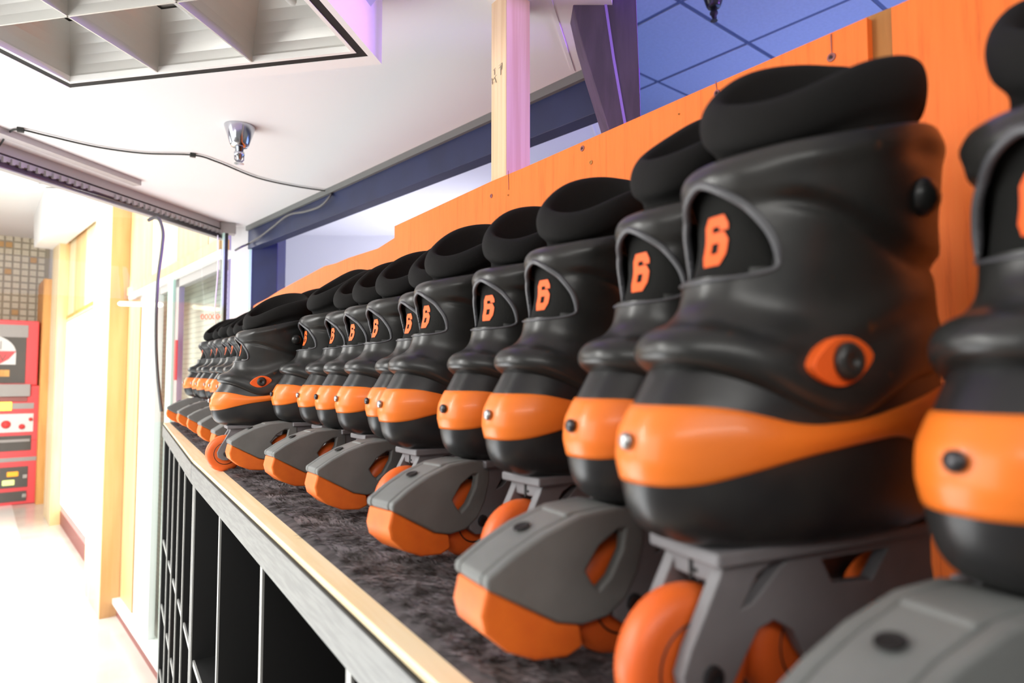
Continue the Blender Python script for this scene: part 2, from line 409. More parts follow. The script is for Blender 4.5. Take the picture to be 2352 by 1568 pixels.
# ---------------------------------------------------------------- lobby: wooden wall on the left
WN = Vector((1, 0.15, 0)); WP = Vector((1.0, 0, 0)); WNu = WN.normalized()
def wl(px, py, off=0.0): return on_plane(px, py, WP - WNu * off, WN)
def wpanel(name, m, quad, off=0.0, thick=0.03, parent=None, bevel=0.0):
    mb = MB(); mb.slab([wl(x, y, off) for x, y in quad], WNu * thick)
    return mb.build(name, m, parent, bevel=bevel)
W = struct(empty('wall_left', (0, 0, 0)))
def wz(px, off=0.0):      # wall foot position seen in column px
    r = ray(px, 865); P0 = WP - WNu * off
    t = (P0 - CO).dot(WN) / r.dot(WN); q = CO + r * t; return Vector((q.x, q.y, 0))
def wvert(name, m, px0, px1, z0, z1, off=0.0, thick=0.03, parent=None, bevel=0.0):
    a, b = wz(px0, off), wz(px1, off)
    mb = MB(); mb.slab([a + Vector((0, 0, z0)), b + Vector((0, 0, z0)), b + Vector((0, 0, z1)), a + Vector((0, 0, z1))], WNu * thick)
    return mb.build(name, m, parent, bevel=bevel)
ZD = CAMZ + 0.735                # top of the door opening
ZR = CAMZ + 0.60
ZT = 4.1
# three boards above the doorway, one board over the glass
for i, (x0, x1) in enumerate([(138, 163), (163.4, 187), (187.6, 232)]):
    wvert('panel', 'panel_pale' if i != 1 else 'panel', x0, x1, ZD, ZT, 0.0, 0.03, W)
for i, (x0, x1) in enumerate([(286, 340), (341, 400), (401, 470), (471.5, 500)]):
    wvert('panel', 'panel_pale' if i % 2 else 'panel', x0, x1, ZR + 0.09, ZT, 0.0, 0.03, W)
wvert('ledge', 'panel', 286, 496, ZR + 0.04, ZR + 0.10, 0.02, 0.05, W)
wvert('backing', 'white', -10, 137, 0, ZT, -0.03, 0.03, W)
# doorway full of daylight
D = struct(empty('door_1', (0, 0, 0)))
wvert('pane', 'daywin', 146, 226, 0.16, ZD - 0.01, -0.05, 0.01, D)
wvert('door_head', 'panel_dark', 138, 232, ZD - 0.01, ZD + 0.03, 0.015, 0.05, D)
wvert('threshold', 'maroon', 134, 226, 0.0, 0.17, 0.0, 0.06, D)
# columns: end faces in darker wood imitate shade beside the pale lit fronts
def wcolumn(px0, px1, depth, z1, name, m_shaded, m_lit, label):
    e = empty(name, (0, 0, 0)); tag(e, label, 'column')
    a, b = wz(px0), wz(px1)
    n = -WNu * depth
    mb = MB(); mb.slab([a, b, b + n, a + n], (0, 0, z1)); mb.build('post', m_lit, e, bevel=0.006)
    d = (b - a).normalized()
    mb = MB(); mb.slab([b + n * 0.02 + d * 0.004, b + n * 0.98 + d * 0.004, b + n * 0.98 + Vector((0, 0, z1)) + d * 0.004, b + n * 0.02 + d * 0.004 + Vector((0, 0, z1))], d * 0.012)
    mb.build('facing', m_shaded, e)
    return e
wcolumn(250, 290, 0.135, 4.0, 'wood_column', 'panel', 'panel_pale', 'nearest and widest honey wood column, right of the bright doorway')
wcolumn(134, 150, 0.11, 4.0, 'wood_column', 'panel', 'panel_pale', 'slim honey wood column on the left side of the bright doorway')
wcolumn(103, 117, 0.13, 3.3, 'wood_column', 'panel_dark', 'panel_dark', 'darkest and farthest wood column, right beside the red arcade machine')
# glass front: window frame, mullions, pane, sill
G = struct(empty('window_1', (0, 0, 0)))
wvert('window_rail', 'whitegloss', 290, 500, ZR, ZR + 0.035, 0.03, 0.06, G)
wvert('window_rail', 'greypanel', 290, 500, ZR - 0.05, ZR, 0.0, 0.04, G)
wvert('jamb', 'panel', 290, 318, 0.1, ZR, 0.0, 0.05, G)
wvert('mullion', 'whitegloss', 344, 356, 0.05, ZR, 0.015, 0.04, G)
wvert('mullion', 'mint', 380, 392, 0.05, ZR, 0.015, 0.04, G)
wvert('mullion', 'greypanel', 398, 406, 0.05, ZR, 0.0, 0.03, G)
wvert('mullion', 'white', 322, 341, 0.05, ZR, 0.0, 0.03, G)
wvert('pane', 'glass', 318, 500, 0.06, ZR, -0.01, 0.006, G)
wvert('red_stripe', 'toyred', 399, 402.5, CAMZ - 0.02, CAMZ + 0.22, 0.02, 0.01, G)
wvert('sill', 'whitegloss', 274, 500, 0.10, 0.14, 0.05, 0.09, G)
struct(wvert('baseboard_left', 'maroon', 264, 500, 0.0, 0.10, 0.02, 0.05))
# tiled walls: far left behind the machine (built tile by tile) and a grid behind the glass imitating their reflection
def grid_wall_mat(name, s, c1, c2):
    m = mat(name, c1, 0.5); nt = m.node_tree; b = nt.nodes['Principled BSDF']
    tc = nt.nodes.new('ShaderNodeTexCoord'); br = nt.nodes.new('ShaderNodeTexBrick')
    br.offset = 0; br.inputs['Scale'].default_value = 1; br.inputs['Brick Width'].default_value = s; br.inputs['Row Height'].default_value = s
    br.inputs['Mortar Size'].default_value = s * 0.13; br.inputs['Color1'].default_value = (*c1, 1); br.inputs['Color2'].default_value = (*c1, 1); br.inputs['Mortar'].default_value = (*c2, 1)
    mp = nt.nodes.new('ShaderNodeMapping'); mp.inputs['Rotation'].default_value = (PI / 2, 0, 0)
    sx = nt.nodes.new('ShaderNodeSeparateXYZ'); cx = nt.nodes.new('ShaderNodeCombineXYZ')
    nt.links.new(tc.outputs['Object'], sx.inputs[0])
    nt.links.new(sx.outputs['Y'], cx.inputs[0]); nt.links.new(sx.outputs['Z'], cx.inputs[1])
    nt.links.new(cx.outputs[0], br.inputs['Vector']); nt.links.new(br.outputs[0], b.inputs['Base Color'])
    return m
M['farg'] = grid_wall_mat('far_grid_tiles', 0.036, (0.86, 0.89, 0.81), (0.60, 0.63, 0.58))
wq = MB(); a, b = wz(262, -0.25), wz(516, -0.25)
wq.slab([a, b, b + Vector((0, 0, 3.4)), a + Vector((0, 0, 3.4))], WNu * 0.05)
struct(wq.build('wall_right', 'farg'))
WT = Vector((-0.15, 1, 0)).normalized()            # along the wooden wall, away from us
bw = wz(98)                                         # corner with the back wall
back = struct(empty('wall_back', bw))
TP = 0.108
mb = MB(); mb.slab([WNu * 0.1, -WNu * 5, -WNu * 5 + Vector((0, 0, 4.2)), WNu * 0.1 + Vector((0, 0, 4.2))], WT * 0.1); mb.build('grout_bed', 'grout', back)
tp = {}
for i in range(9):
    for j in range(30):
        z = 2.18 + j * TP
        if z > 4.2 - TP: continue
        key = 'gtile2' if random.random() < 0.035 else 'gtile'
        if key not in tp:
            mb = MB(); g = 0.013
            mb.slab([-WNu * g + Vector((0, 0, g)), -WNu * (TP - g) + Vector((0, 0, g)), -WNu * (TP - g) + Vector((0, 0, TP - g)), -WNu * g + Vector((0, 0, TP - g))], -WT * 0.02)
            t = mb.build('tile', key, back); tp[key] = t
        else:
            t = tp[key].copy(); COL.objects.link(t)
        t.location = -WNu * (TP * i + 0.02) + Vector((0, 0, z))
# lobby ceiling and white soffit
mb = MB(); mb.box((-6, 3.9, 4.1), (1.4, 19, 4.2)); struct(mb.build('ceiling', 'white'))
mb = MB(); a, b = wz(96, 0.03), wz(140, 0.03)
a = wl(74, 575, 0.9); 
so = [wl(78, 568, 0.32), wl(78, 430, 0.32), wl(210, 440, 0.32), wl(185, 470, 0.32), wl(138, 500, 0.32)]
mb.slab(so, WNu * 0.28); struct(mb.build('trim_9', 'white'))

# ---------------------------------------------------------------- header with roller-grille track above the counter opening
H0 = at_h(-420, 176, HC); H1 = at_h(522, 514, HC)
hd = (H1 - H0).normalized(); hn = Vector((-hd.y, hd.x, 0))
if hn.y < 0: hn = -hn
def hz(t, z0, z1, out, th, name, m, parent, t0=0.0):
    a = H0 + hd * t0 * 1.0; b = H0 + hd * t
    mb = MB(); mb.slab([a + Vector((0, 0, z0)) - hn * out, b + Vector((0, 0, z0)) - hn * out, b + Vector((0, 0, z1)) - hn * out, a + Vector((0, 0, z1)) - hn * out], hn * th)
    return mb.build(name, m, parent)
HL = (H1 - H0).length
tr = empty('roller_grille_track', (0, 0, 0))
tag(tr, 'long metal roller grille track under the ceiling above the counter opening', 'track')
hz(HL, -0.032, 0.0, 0.0, 0.04, 'top_rail', 'track', tr)
hz(HL, -0.040, -0.032, -0.006, 0.03, 'gap_strip', 'trackdark', tr)
hz(HL, -0.056, -0.040, 0.004, 0.03, 'middle_rail', 'track', tr)
hz(HL, -0.078, -0.056, -0.008, 0.03, 'lower_rail', 'trackdark', tr)
hz(HL, -0.082, -0.078, 0.002, 0.03, 'bottom_lip', 'greypanel', tr)
mb = MB()
tn = HL
for k in range(46):
    t = HL - 0.03 - k * 0.030
    if 22 < k < 26: continue
    p = H0 + hd * t - hn * 0.012
    mb.slab([p + Vector((0, 0, -0.062)), p + hd * 0.010 + Vector((0, 0, -0.062)), p + hd * 0.010 + Vector((0, 0, -0.044)), p + Vector((0, 0, -0.044))], hn * 0.012)
o = mb.build('grille_teeth', 'track', tr); o['kind'] = 'stuff'
p = at_h(110, 420, HC - 0.07)
mb = MB(); mb.box((p.x - .012, p.y - .012, p.z), (p.x + .012, p.y + .012, p.z + 0.03)); mb.box((p.x - .025, p.y - .012, p.z - .01), (p.x + .025, p.y + .012, p.z)); mb.build('bracket', 'whitegloss', tr)
# end bracket and glass-edge channel at the pillar
p = H1 + hd * 0.0 - hn * 0.02
mb = MB(); mb.box((p.x - .05, p.y - .03, p.z - .055), (p.x + .02, p.y + .02, p.z)); mb.build('end_bracket', 'greypanel', tr, bevel=0.003)
mb = MB(); q0, q1 = at_h(0, 290, HC), at_h(325, 414, HC)
q0 = q0 + (q0 - q1) * 0.5; sd = (q1 - q0).normalized(); sn = Vector((-sd.y, sd.x, 0)); sn = sn if sn.y > 0 else -sn
mb.slab([q0, q1, q1 + sn * 0.035, q0 + sn * 0.035], (0, 0, -0.02)); struct(mb.build('trim_10', 'track'))
# glass of the opening: pane between the track and the counter end, and its channel at the pillar
gw = struct(empty('window_2', (0, 0, 0)))
ch = at_d(517, 600, 3.05); chz = CAMZ + HC - 0.08
mb = MB(); mb.box((ch.x - .004, ch.y - .01, 0), (ch.x + .010, ch.y + .01, chz)); mb.build('channel', 'wire', gw)
mb = MB(); mb.box((ch.x - .012, ch.y - .01, 0), (ch.x - .004, ch.y + .01, chz)); mb.build('channel', 'mint', gw)
gl = H0 + hd * 0.3
mb = MB(); mb.slab([Vector((ch.x, ch.y, 0.02)), Vector((gl.x, gl.y + 0.0, 0.02)), Vector((gl.x, gl.y, chz)), Vector((ch.x, ch.y, chz))], hn * 0.006); mb.build('pane', 'glass', gw)

# ---------------------------------------------------------------- troffer light in its boxed housing
HF = 0.62
f1 = at_h(161, 190, HF); f2 = at_h(812, 120, HF)
g1 = (f2 - f1); FL = g1.length; g1.normalize(); g2 = Vector((g1.y, -g1.x, 0))      # g2 points towards the camera
if g2.dot(CO - f1) < 0: g2 = -g2
fx = empty('ceiling_light', f1); tag(fx, 'unlit square louvred ceiling light in a white boxed housing, top left', 'ceiling light')
NC, CS = 5, FL / 3
DEP = CS * NC
def fp(a, b, z=0.0): return g1 * a + g2 * b + Vector((0, 0, z))
def fbar(mb, a0, a1, b0, b1, z0, z1): mb.slab([fp(a0, b0, z0), fp(a1, b0, z0), fp(a1, b1, z0), fp(a0, b1, z0)], (0, 0, z1 - z0))
mb = MB(); br = 0.055; GP = 0.021
fbar(mb, -br - .25, FL + br * 0.62, -br, -GP, 0, HC - HF); fbar(mb, FL + GP, FL + br * 0.62, -GP, DEP, 0, HC - HF); fbar(mb, -br - .25, -GP, -GP, DEP, 0, HC - HF)
mb.build('housing', 'white', fx)
mb = MB(); fbar(mb, -GP, FL + GP, -GP, -0.004, 0.0008, 0.1); fbar(mb, FL + 0.004, FL + GP, -0.004, DEP, 0.0008, 0.1); fbar(mb, -GP, -0.004, -0.004, DEP, 0.0008, 0.1); mb.build('shadow_gap', 'dark', fx)
mb = MB(); fbar(mb, -0.004, FL + 0.004, -0.004, 0.004, -0.0002, 0.012); fbar(mb, FL - 0.004, FL + 0.004, 0.004, DEP, -0.0002, 0.012); fbar(mb, -0.004, 0.004, 0.004, DEP, -0.0002, 0.012); mb.build('frame', 'whitegloss', fx)
mb = MB(); fbar(mb, -0.01, FL + 0.01, -0.01, DEP, 0.105, 0.115); mb.build('reflector', 'louver', fx)
def blade(mb, p, q, side, zt=0.100, hw=0.045):      # parabolic V blade, thin at the bottom
    prof = []
    for k in range(7):
        t = k / 6; prof.append((0.0015 + hw * t ** 2.2, zt * t))
    L = [(-w, z) for w, z in prof][::-1] + [(w, z) for w, z in prof]
    V = [p + side * w + Vector((0, 0, z)) for w, z in L] + [q + side * w + Vector((0, 0, z)) for w, z in L]; n = len(L)
    mb.add(V, [(i, i + 1, n + i + 1, n + i) for i in range(n - 1)] + [tuple(range(n)), tuple(range(2 * n - 1, n - 1, -1))])
for k in range(1, 4):
    pass
for a in (0, 1, 2, 3):
    mb = MB(); blade(mb, fp(a * CS, 0), fp(a * CS, DEP), g1); mb.build('louver_blade', 'louver', fx)
for b in range(0, NC + 1):
    mb = MB(); blade(mb, fp(0, b * CS), fp(FL, b * CS), g2, hw=0.06 if b else 0.05); mb.build('louver_blade', 'louver', fx)
for a in (0.5, 1.5, 2.5):
    mb = MB(); mb.tube([fp(a * CS, 0.02, 0.093), fp(a * CS, DEP - .02, 0.093)], 0.010, 10); o = mb.build('lamp_tube', 'whitegloss', fx, smooth=True)

# ---------------------------------------------------------------- sprinklers
def sprinkler(c, r, label, m_cup, m_body):
    e = empty('sprinkler', c); tag(e, label, 'sprinkler')
    up = (1, 0, 0)
    mb = MB(); mb.lathe([(r, 0), (r * 1.0, -r * .06), (r * .62, -r * 1.25), (r * .52, -r * 1.42), (r * .25, -r * 1.45)], 24, (0, 0, 0), (0, 0, 1), up); mb.build('escutcheon', m_cup, e, smooth=True)
    mb = MB(); mb.lathe([(r * .27, -r * 1.40), (r * .27, -r * 1.8), (r * .34, -r * 1.82), (r * .34, -r * 2.0), (r * .2, -r * 2.15), (r * .1, -r * 2.5)], 16, (0, 0, 0), (0, 0, 1), up); mb.build('nozzle', m_body, e, smooth=True)
    mb = MB(); mb.tube([(r * .3, 0, -r * 1.9), (r * .28, 0, -r * 2.3), (r * .07, 0, -r * 2.55)], r * .05, 6); mb.tube([(-r * .3, 0, -r * 1.9), (-r * .28, 0, -r * 2.3), (-r * .07, 0, -r * 2.55)], r * .05, 6)
    mb.lathe([(r * .30, -r * 2.55), (r * .32, -r * 2.60), (0, -r * 2.62)], 14, (0, 0, 0), (0, 0, 1), up); mb.build('deflector', m_cup, e)
    return e
sprinkler(at_h(551, 290, HC), 0.044, 'chrome cone-shaped sprinkler on the white ceiling', 'chrome', 'chrome')
q = at_h(1640, 48, 1.55)
sprinkler(Vector((q.x, q.y, CAMZ + 1.55 + .13)), 0.05, 'black pendant sprinkler hanging below the blue tiled ceiling', 'steel_dark', 'wire')
mb = MB(); mb.tube([(q.x, q.y, CAMZ + 1.67), (q.x, q.y, CAMZ + HT)], 0.02, 10); tag(mb.build('drop_pipe', 'wire', smooth=True), 'black drop pipe above the pendant sprinkler', 'pipe')

# ---------------------------------------------------------------- cables
def smoothpath(pts, n=8): return [Vector(p) for p in catmull([tuple(p) for p in pts], n)]
cb = empty('ceiling_cable', at_h(443, 357, HC)); tag(cb, 'thin black cable clipped across the white ceiling to the navy beam', 'cable')
def rel(p, e): return p - e.location
HW = HC - 0.006
pts = [at_h(-80, 420, HC - .05), at_h(-10, 345, HC - .02), at_h(20, 305, HW), at_h(47, 298, HW), at_h(110, 312, HW), at_h(220, 337, HW), at_h(330, 352, HW), at_h(443, 356, HW), at_h(500, 372, HW), at_h(590, 408, HW), at_h(680, 428, HW), at_h(762, 440, HW)]
mb = MB(); mb.tube([rel(p, cb) for p in smoothpath(pts)], 0.0028, 6); mb.build('cable', 'wire', cb, smooth=True)
for x, y in [(47, 298), (443, 356), (764, 441)]:
    p = rel(at_h(x, y, HW), cb); mb = MB(); mb.box((p.x - .009, p.y - .008, p.z - .007), (p.x + .009, p.y + .008, p.z + .006)); mb.build('clip', 'wire', cb, bevel=0.002)
bn = nb
def onb(px, py, off=0.018): return on_plane(px, py, pa - nb * off, nb)
pts = [at_h(762, 440, HW), onb(757, 452), onb(735, 474), onb(700, 486), onb(662, 494), onb(628, 520), onb(595, 545), onb(570, 560), at_d(556, 566, 3.0), at_d(540, 575, 3.0)]
mb = MB(); mb.tube(smoothpath(pts), 0.0045, 6); tag(mb.build('beam_cable', 'greywire', smooth=True), 'grey cable drooping along the navy beam down to the white pillar', 'cable')
dz = (H1 - CO).dot(CF) * 0.80
pts = [at_d(340, 506, dz), at_d(362, 500, dz), at_d(374, 530, dz), at_d(372, 570, dz), at_d(362, 650, dz), at_d(358, 760, dz), at_d(361, 850, dz), at_d(371, 945, dz)]
mb = MB(); mb.tube(smoothpath(pts), [0.006] * 41 + [0.004] * 16, 6) if False else mb.tube(smoothpath(pts), 0.0065, 8)
tag(mb.build('hanging_cable', 'greywire', smooth=True), 'grey cable hanging down from the roller grille track beside the glass', 'cable')
pts = [at_d(500, 540, 2.95), at_d(500, 620, 2.95), at_d(494, 700, 2.95), at_d(495, 760, 2.95)]
mb = MB(); mb.tube(smoothpath(pts), 0.0025, 6); tag(mb.build('pull_cord', 'whitegloss', smooth=True), 'thin white cord hanging beside the white pillar', 'cord')

# glowing streak and red digits built to imitate reflections in the glass
def tube_streak():
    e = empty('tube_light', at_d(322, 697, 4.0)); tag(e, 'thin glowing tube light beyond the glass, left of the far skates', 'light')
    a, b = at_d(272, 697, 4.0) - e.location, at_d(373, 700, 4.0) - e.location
    mb = MB(); mb.tube([a, a * .96 + b * .04, a * .04 + b * .96, b], [0.008, 0.014, 0.014, 0.008], 10); mb.build('tube', 'tube', e, smooth=True)  # glowing streak standing in for the lamp's reflection
tube_streak()
def text_mesh(name, body, m, size, loc, right, up, parent=None, thick=0.002, align='CENTER'):
    c = bpy.data.curves.new(name, 'FONT'); c.body = body; c.size = size; c.align_x = align; c.align_y = 'CENTER'; c.extrude = thick
    t = bpy.data.objects.new(name, c); COL.objects.link(t)
    dg = bpy.context.evaluated_depsgraph_get(); me = bpy.data.meshes.new_from_object(t.evaluated_get(dg))
    bpy.data.objects.remove(t)
    o = bpy.data.objects.new(name, me); COL.objects.link(o); me.materials.clear(); me.materials.append(M[m])
    right = Vector(right).normalized(); up = Vector(up).normalized(); n = right.cross(up)
    mt = Matrix((right, up, n)).transposed().to_4x4(); mt.translation = loc
    o.matrix_world = mt
    if parent is not None:
        o.parent = parent; o.matrix_local = mt
    return o
WRt = (wz(520) - wz(330)).normalized()
led_refl = text_mesh('digit_display', '000000', 'led', 0.036, wl(487, 728, 0.10), CR, (0, 0, 1), thick=0.001)
tag(led_refl, 'faint red glowing counter digits behind the far skates', 'display')

# ---------------------------------------------------------------- red arcade machine
mc = fl(98, 1153)
mr = WNu                                            # right along its front
ma = empty('arcade_machine', mc); tag(ma, 'tall red prize arcade machine against the tiled wall at far left', 'arcade machine')
dm = (mc - CO).dot(CF); ppm = F / dm                # pixels per metre at the machine
def mz(py): return (1153 - py) / ppm
def mx(px): return (px - 98) / ppm / abs(mr.dot(CR)) 
MW = 1.25
def mrect(name, m, x0, x1, y0, y1, out, th, parent=ma, bevel=0.0):
    mb = MB(); a = mr * mx(x0) - WT * out; b = mr * mx(x1) - WT * out
    mb.slab([a + Vector((0, 0, mz(y0))), b + Vector((0, 0, mz(y0))), b + Vector((0, 0, mz(y1))), a + Vector((0, 0, mz(y1)))], WT * th)
    return mb.build(name, m, parent, bevel=bevel)
LX = -105
mrect('cabinet', 'red', LX, 98, 1153, 1010, 0, 0.8, bevel=0.02)
mrect('cabinet_neck', 'red', LX, 92, 1012, 885, 0.0, 0.8, bevel=0.02)
mrect('cabinet_top', 'red', LX, 84, 885, 737, 0.0, 0.7, bevel=0.02)
mrect('marquee', 'blackglass', LX + 14, 66, 880, 752, 0.012, 0.02)
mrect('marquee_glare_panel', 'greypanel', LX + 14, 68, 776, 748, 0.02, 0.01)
# half-dome sign: pale dome above, red bowl beneath, script lettering
sg = empty('sign', (0, 0, 0)); sg.parent = ma
cx_ = 8
def disc(y_list, m, out):
    mb = MB(); mb.slab([mr * mx(x) - WT * out + Vector((0, 0, mz(y))) for x, y in y_list], WT * 0.008); return mb.build('sign_face', m, sg)
dome = [(cx_ + 44 * math.cos(a), 812 - 42 * math.sin(a)) for a in [PI * k / 16 for k in range(17)]]
disc([(52, 838)] + dome + [(cx_ - 44, 838)], 'toywhite', 0.022)
disc([(52, 808), (cx_ - 44, 808), (cx_ - 44, 826), (cx_ - 26, 837), (30, 837), (42, 826)], 'red', 0.028)
text_mesh('sign_script', 'Royall', 'greypanel', 0.17, mr * mx(8) - WT * 0.035 + Vector((0, 0, mz(796))), mr, (0, 0, 1), sg, 0.001)
text_mesh('sign_word', 'W W W', 'maroon', 0.15, mr * mx(6) - WT * 0.035 + Vector((0, 0, mz(824))), mr, (0, 0, 1), sg, 0.001)
mrect('button', 'toyred', 2, 19, 864, 850, 0.02, 0.02); mrect('button', 'panel_dark', 21, 44, 865, 850, 0.02, 0.02)
mrect('control_shelf', 'greypanel', LX + 8, 74, 910, 882, 0.06, 0.08, bevel=0.01)
mrect('coin_strip', 'maroon', LX + 8, 70, 921, 911, 0.02, 0.03)
mrect('lit_sign', 'yellowlit', LX + 40, 49, 941, 922, 0.03, 0.03)
mrect('grey_strip', 'greypanel', 50, 80, 938, 925, 0.02, 0.03)
mrect('prize_window', 'toywhite', LX + 8, 80, 990, 949, 0.012, 0.02)
for k, (x, y, w) in enumerate([(20, 962, 7), (42, 972, 9), (64, 978, 6), (6, 975, 6), (76, 962, 4)]):
    mb = MB(); c = mr * mx(x) - WT * 0.03 + Vector((0, 0, mz(y)))
    mb.lathe([(0.0, -.03), (w / ppm * .8, -.02), (w / ppm, 0), (w / ppm * .8, .02), (0.0, .03)], 12, c, WT, (0, 0, 1)); mb.build('prize_toy', 'toyred' if k % 2 < 1 or k == 1 else 'greypanel', ma, smooth=True)
mrect('prize_tray', 'blackglass', LX + 8, 78, 1032, 998, 0.012, 0.02)
mrect('tray_bar', 'greypanel', LX + 8, 76, 1012, 1006, 0.03, 0.01)
mrect('vent_strip', 'greypanel', LX + 4, 92, 1056, 1047, 0.012, 0.02)
mrect('door', 'blackglass', LX + 20, 20, 1146, 1070, 0.012, 0.02)
d2 = mrect('door', 'blackglass', 36, 75, 1114, 1068, 0.012, 0.02)
mrect('button', 'amberlamp', 46, 62, 1089, 1078, 0.03, 0.02, d2, 0.01); mrect('button', 'limelamp', 40, 57, 1108, 1096, 0.03, 0.02, d2, 0.01)
d3 = mrect('door', 'blackglass', 36, 74, 1145, 1123, 0.012, 0.02)
mrect('lock', 'chrome', 68, 74, 1137, 1129, 0.03, 0.02, d3); mrect('lock', 'chrome', 12, 19, 1112, 1103, 0.03, 0.02)
mrect('lock', 'chrome', 68, 74, 1094, 1086, 0.03, 0.02, d2)

# ================================================================ SHELF UNIT WITH CUBBIES
XE = 0.192                      # carpet edge
def build_unit(name, label, y0, y1, xa, xb, divs, tilt, zs):
    e = empty(name, (0, 0, 0)); tag(e, label, 'shelf unit')
    def X(y): return xa + (xb - xa) * (y - y0) / (y1 - y0)
    def Z(y): return SHZ + tilt * (y - y0) / (y1 - y0)
    def run(nm, m, x0, x1, z0, z1, bev=0.0):
        mb = MB()
        mb.add([(X(y0) + x0, y0, Z(y0) + z0), (X(y0) + x1, y0, Z(y0) + z0), (X(y1) + x1, y1, Z(y1) + z0), (X(y1) + x0, y1, Z(y1) + z0),
                (X(y0) + x0, y0, Z(y0) + z1), (X(y0) + x1, y0, Z(y0) + z1), (X(y1) + x1, y1, Z(y1) + z1), (X(y1) + x0, y1, Z(y1) + z1)],
               [(0, 3, 2, 1), (4, 5, 6, 7), (0, 1, 5, 4), (1, 2, 6, 5), (2, 3, 7, 6), (3, 0, 4, 7)])
        return mb.build(nm, m, e, bevel=bev)
    run('top_board', 'cubby', 0.004, 0.41, -0.030, -0.006)
    run('wood_edging', 'edge', 0.0, 0.034, -0.007, 0.0006, 0.001)
    run('front_board', 'greyboard', -0.003, 0.010, -0.052, -0.007, 0.001)
    run('front_board_shadow_line', 'dark', -0.0035, 0.004, -0.0085, -0.0065)
    for y in divs:
        mb = MB(); mb.box((X(y) + 0.006, y - 0.007, 0.03), (X(y) + 0.40, y + 0.007, SHZ - 0.028)); d = mb.build('divider', 'cubby', e)
        mb = MB(); mb.box((X(y) + 0.003, y - 0.007, 0.03), (X(y) + 0.006, y + 0.007, SHZ - 0.050)); mb.build('edge_band', 'edging', d)
    for z in zs:
        run('shelf_board', 'cubby', 0.012, 0.40, z - SHZ - 0.012, z - SHZ)
        run('shelf_edge', 'edging', 0.008, 0.012, z - SHZ - 0.012, z - SHZ)
    mb = MB(); mb.add([(X(y0) + .39, y0, 0.03), (X(y1) + .39, y1, 0.03), (X(y1) + .39, y1, SHZ - .03), (X(y0) + .39, y0, SHZ - .03), (X(y0) + .40, y0, 0.03), (X(y1) + .40, y1, 0.03), (X(y1) + .40, y1, SHZ - .03), (X(y0) + .40, y0, SHZ - .03)],
                      [(0, 1, 2, 3), (7, 6, 5, 4), (0, 4, 5, 1), (3, 2, 6, 7), (0, 3, 7, 4), (1, 5, 6, 2)]); mb.build('back_panel', 'cubby', e)
    run('plinth', 'cubby', 0.02, 0.40, -SHZ + 0.0, -SHZ + 0.035)
    return e
ZS = [SHZ - 0.44, SHZ - 0.68, SHZ - 0.92, SHZ - 1.16, SHZ - 1.40]
build_unit('shelf_unit', 'nearer black cubby unit with grey front board and bare wood edging, under the near skates', -0.30, 1.655, 0.184, 0.162, [-0.29, 0.15, 0.555, 0.912, 1.272, 1.646], 0.0, ZS)
build_unit('shelf_unit', 'farther black cubby unit beside the glass, under the small far skates', 1.662, 2.86, 0.162, 0.174, [1.671, 1.90, 2.10, 2.31, 2.53, 2.85], 0.012, ZS)

# carpet with matted pile
def carpet():
    e = empty('carpet_runner', (0.38, 1.2, SHZ)); tag(e, 'matted charcoal carpet runner on top of the shelf, under the skates', 'carpet')
    nx, ny = 30, 160; V = []; Fc = []
    from mathutils import noise
    for j in range(ny + 1):
        y = -0.30 + 3.15 * j / ny
        for i in range(nx + 1):
            x = XE + 0.375 * i / nx
            z = (0.0015 if i > 1 else 0.0) * noise.noise(Vector((x * 40, y * 90, 0))) + 0.012 * clamp((y - 1.66) / 1.2) + .0022
            if i == 0: z -= 0.003
            V.append((x - .38, y - 1.2, z + 0.0008))
    for j in range(ny):
        for i in range(nx): a = j * (nx + 1) + i; Fc.append((a, a + 1, a + nx + 2, a + nx + 1))
    link('carpet_base', V, Fc, 'carpet', e, smooth=True)
    V = []; Fc = []; rnd = random.Random(3)
    for k in range(30000):
        if rnd.random() < 0.75: y = -0.05 + 1.75 * rnd.random() ** 1.3
        else: y = 1.6 + 1.2 * rnd.random()
        x = XE + 0.016 + 0.350 * rnd.random() ** 1.3
        L = rnd.uniform(.010, .024); an = 2.2 + 1.5 * noise.noise(Vector((x * 14, y * 11, 3))) + rnd.uniform(-.22, .22)
        w = rnd.uniform(.0006, .0016); h = rnd.uniform(.0015, .0045)
        dx, dy = math.cos(an), math.sin(an); zb = 0.012 * clamp((y - 1.66) / 1.2) + .0015
        p = Vector((x - .38, y - 1.2, zb)); s = Vector((-dy, dx, 0)) * w
        q = p + Vector((dx * L, dy * L, h)); r = p + Vector((dx * L * .55, dy * L * .55, h * 1.1))
        n = len(V); V += [p - s, p + s, r + s, r - s, q]; Fc += [(n, n + 1, n + 2, n + 3), (n + 3, n + 2, n + 4)]
    o = link('carpet_pile', V, Fc, 'tuft', e); o['kind'] = 'stuff'
carpet()

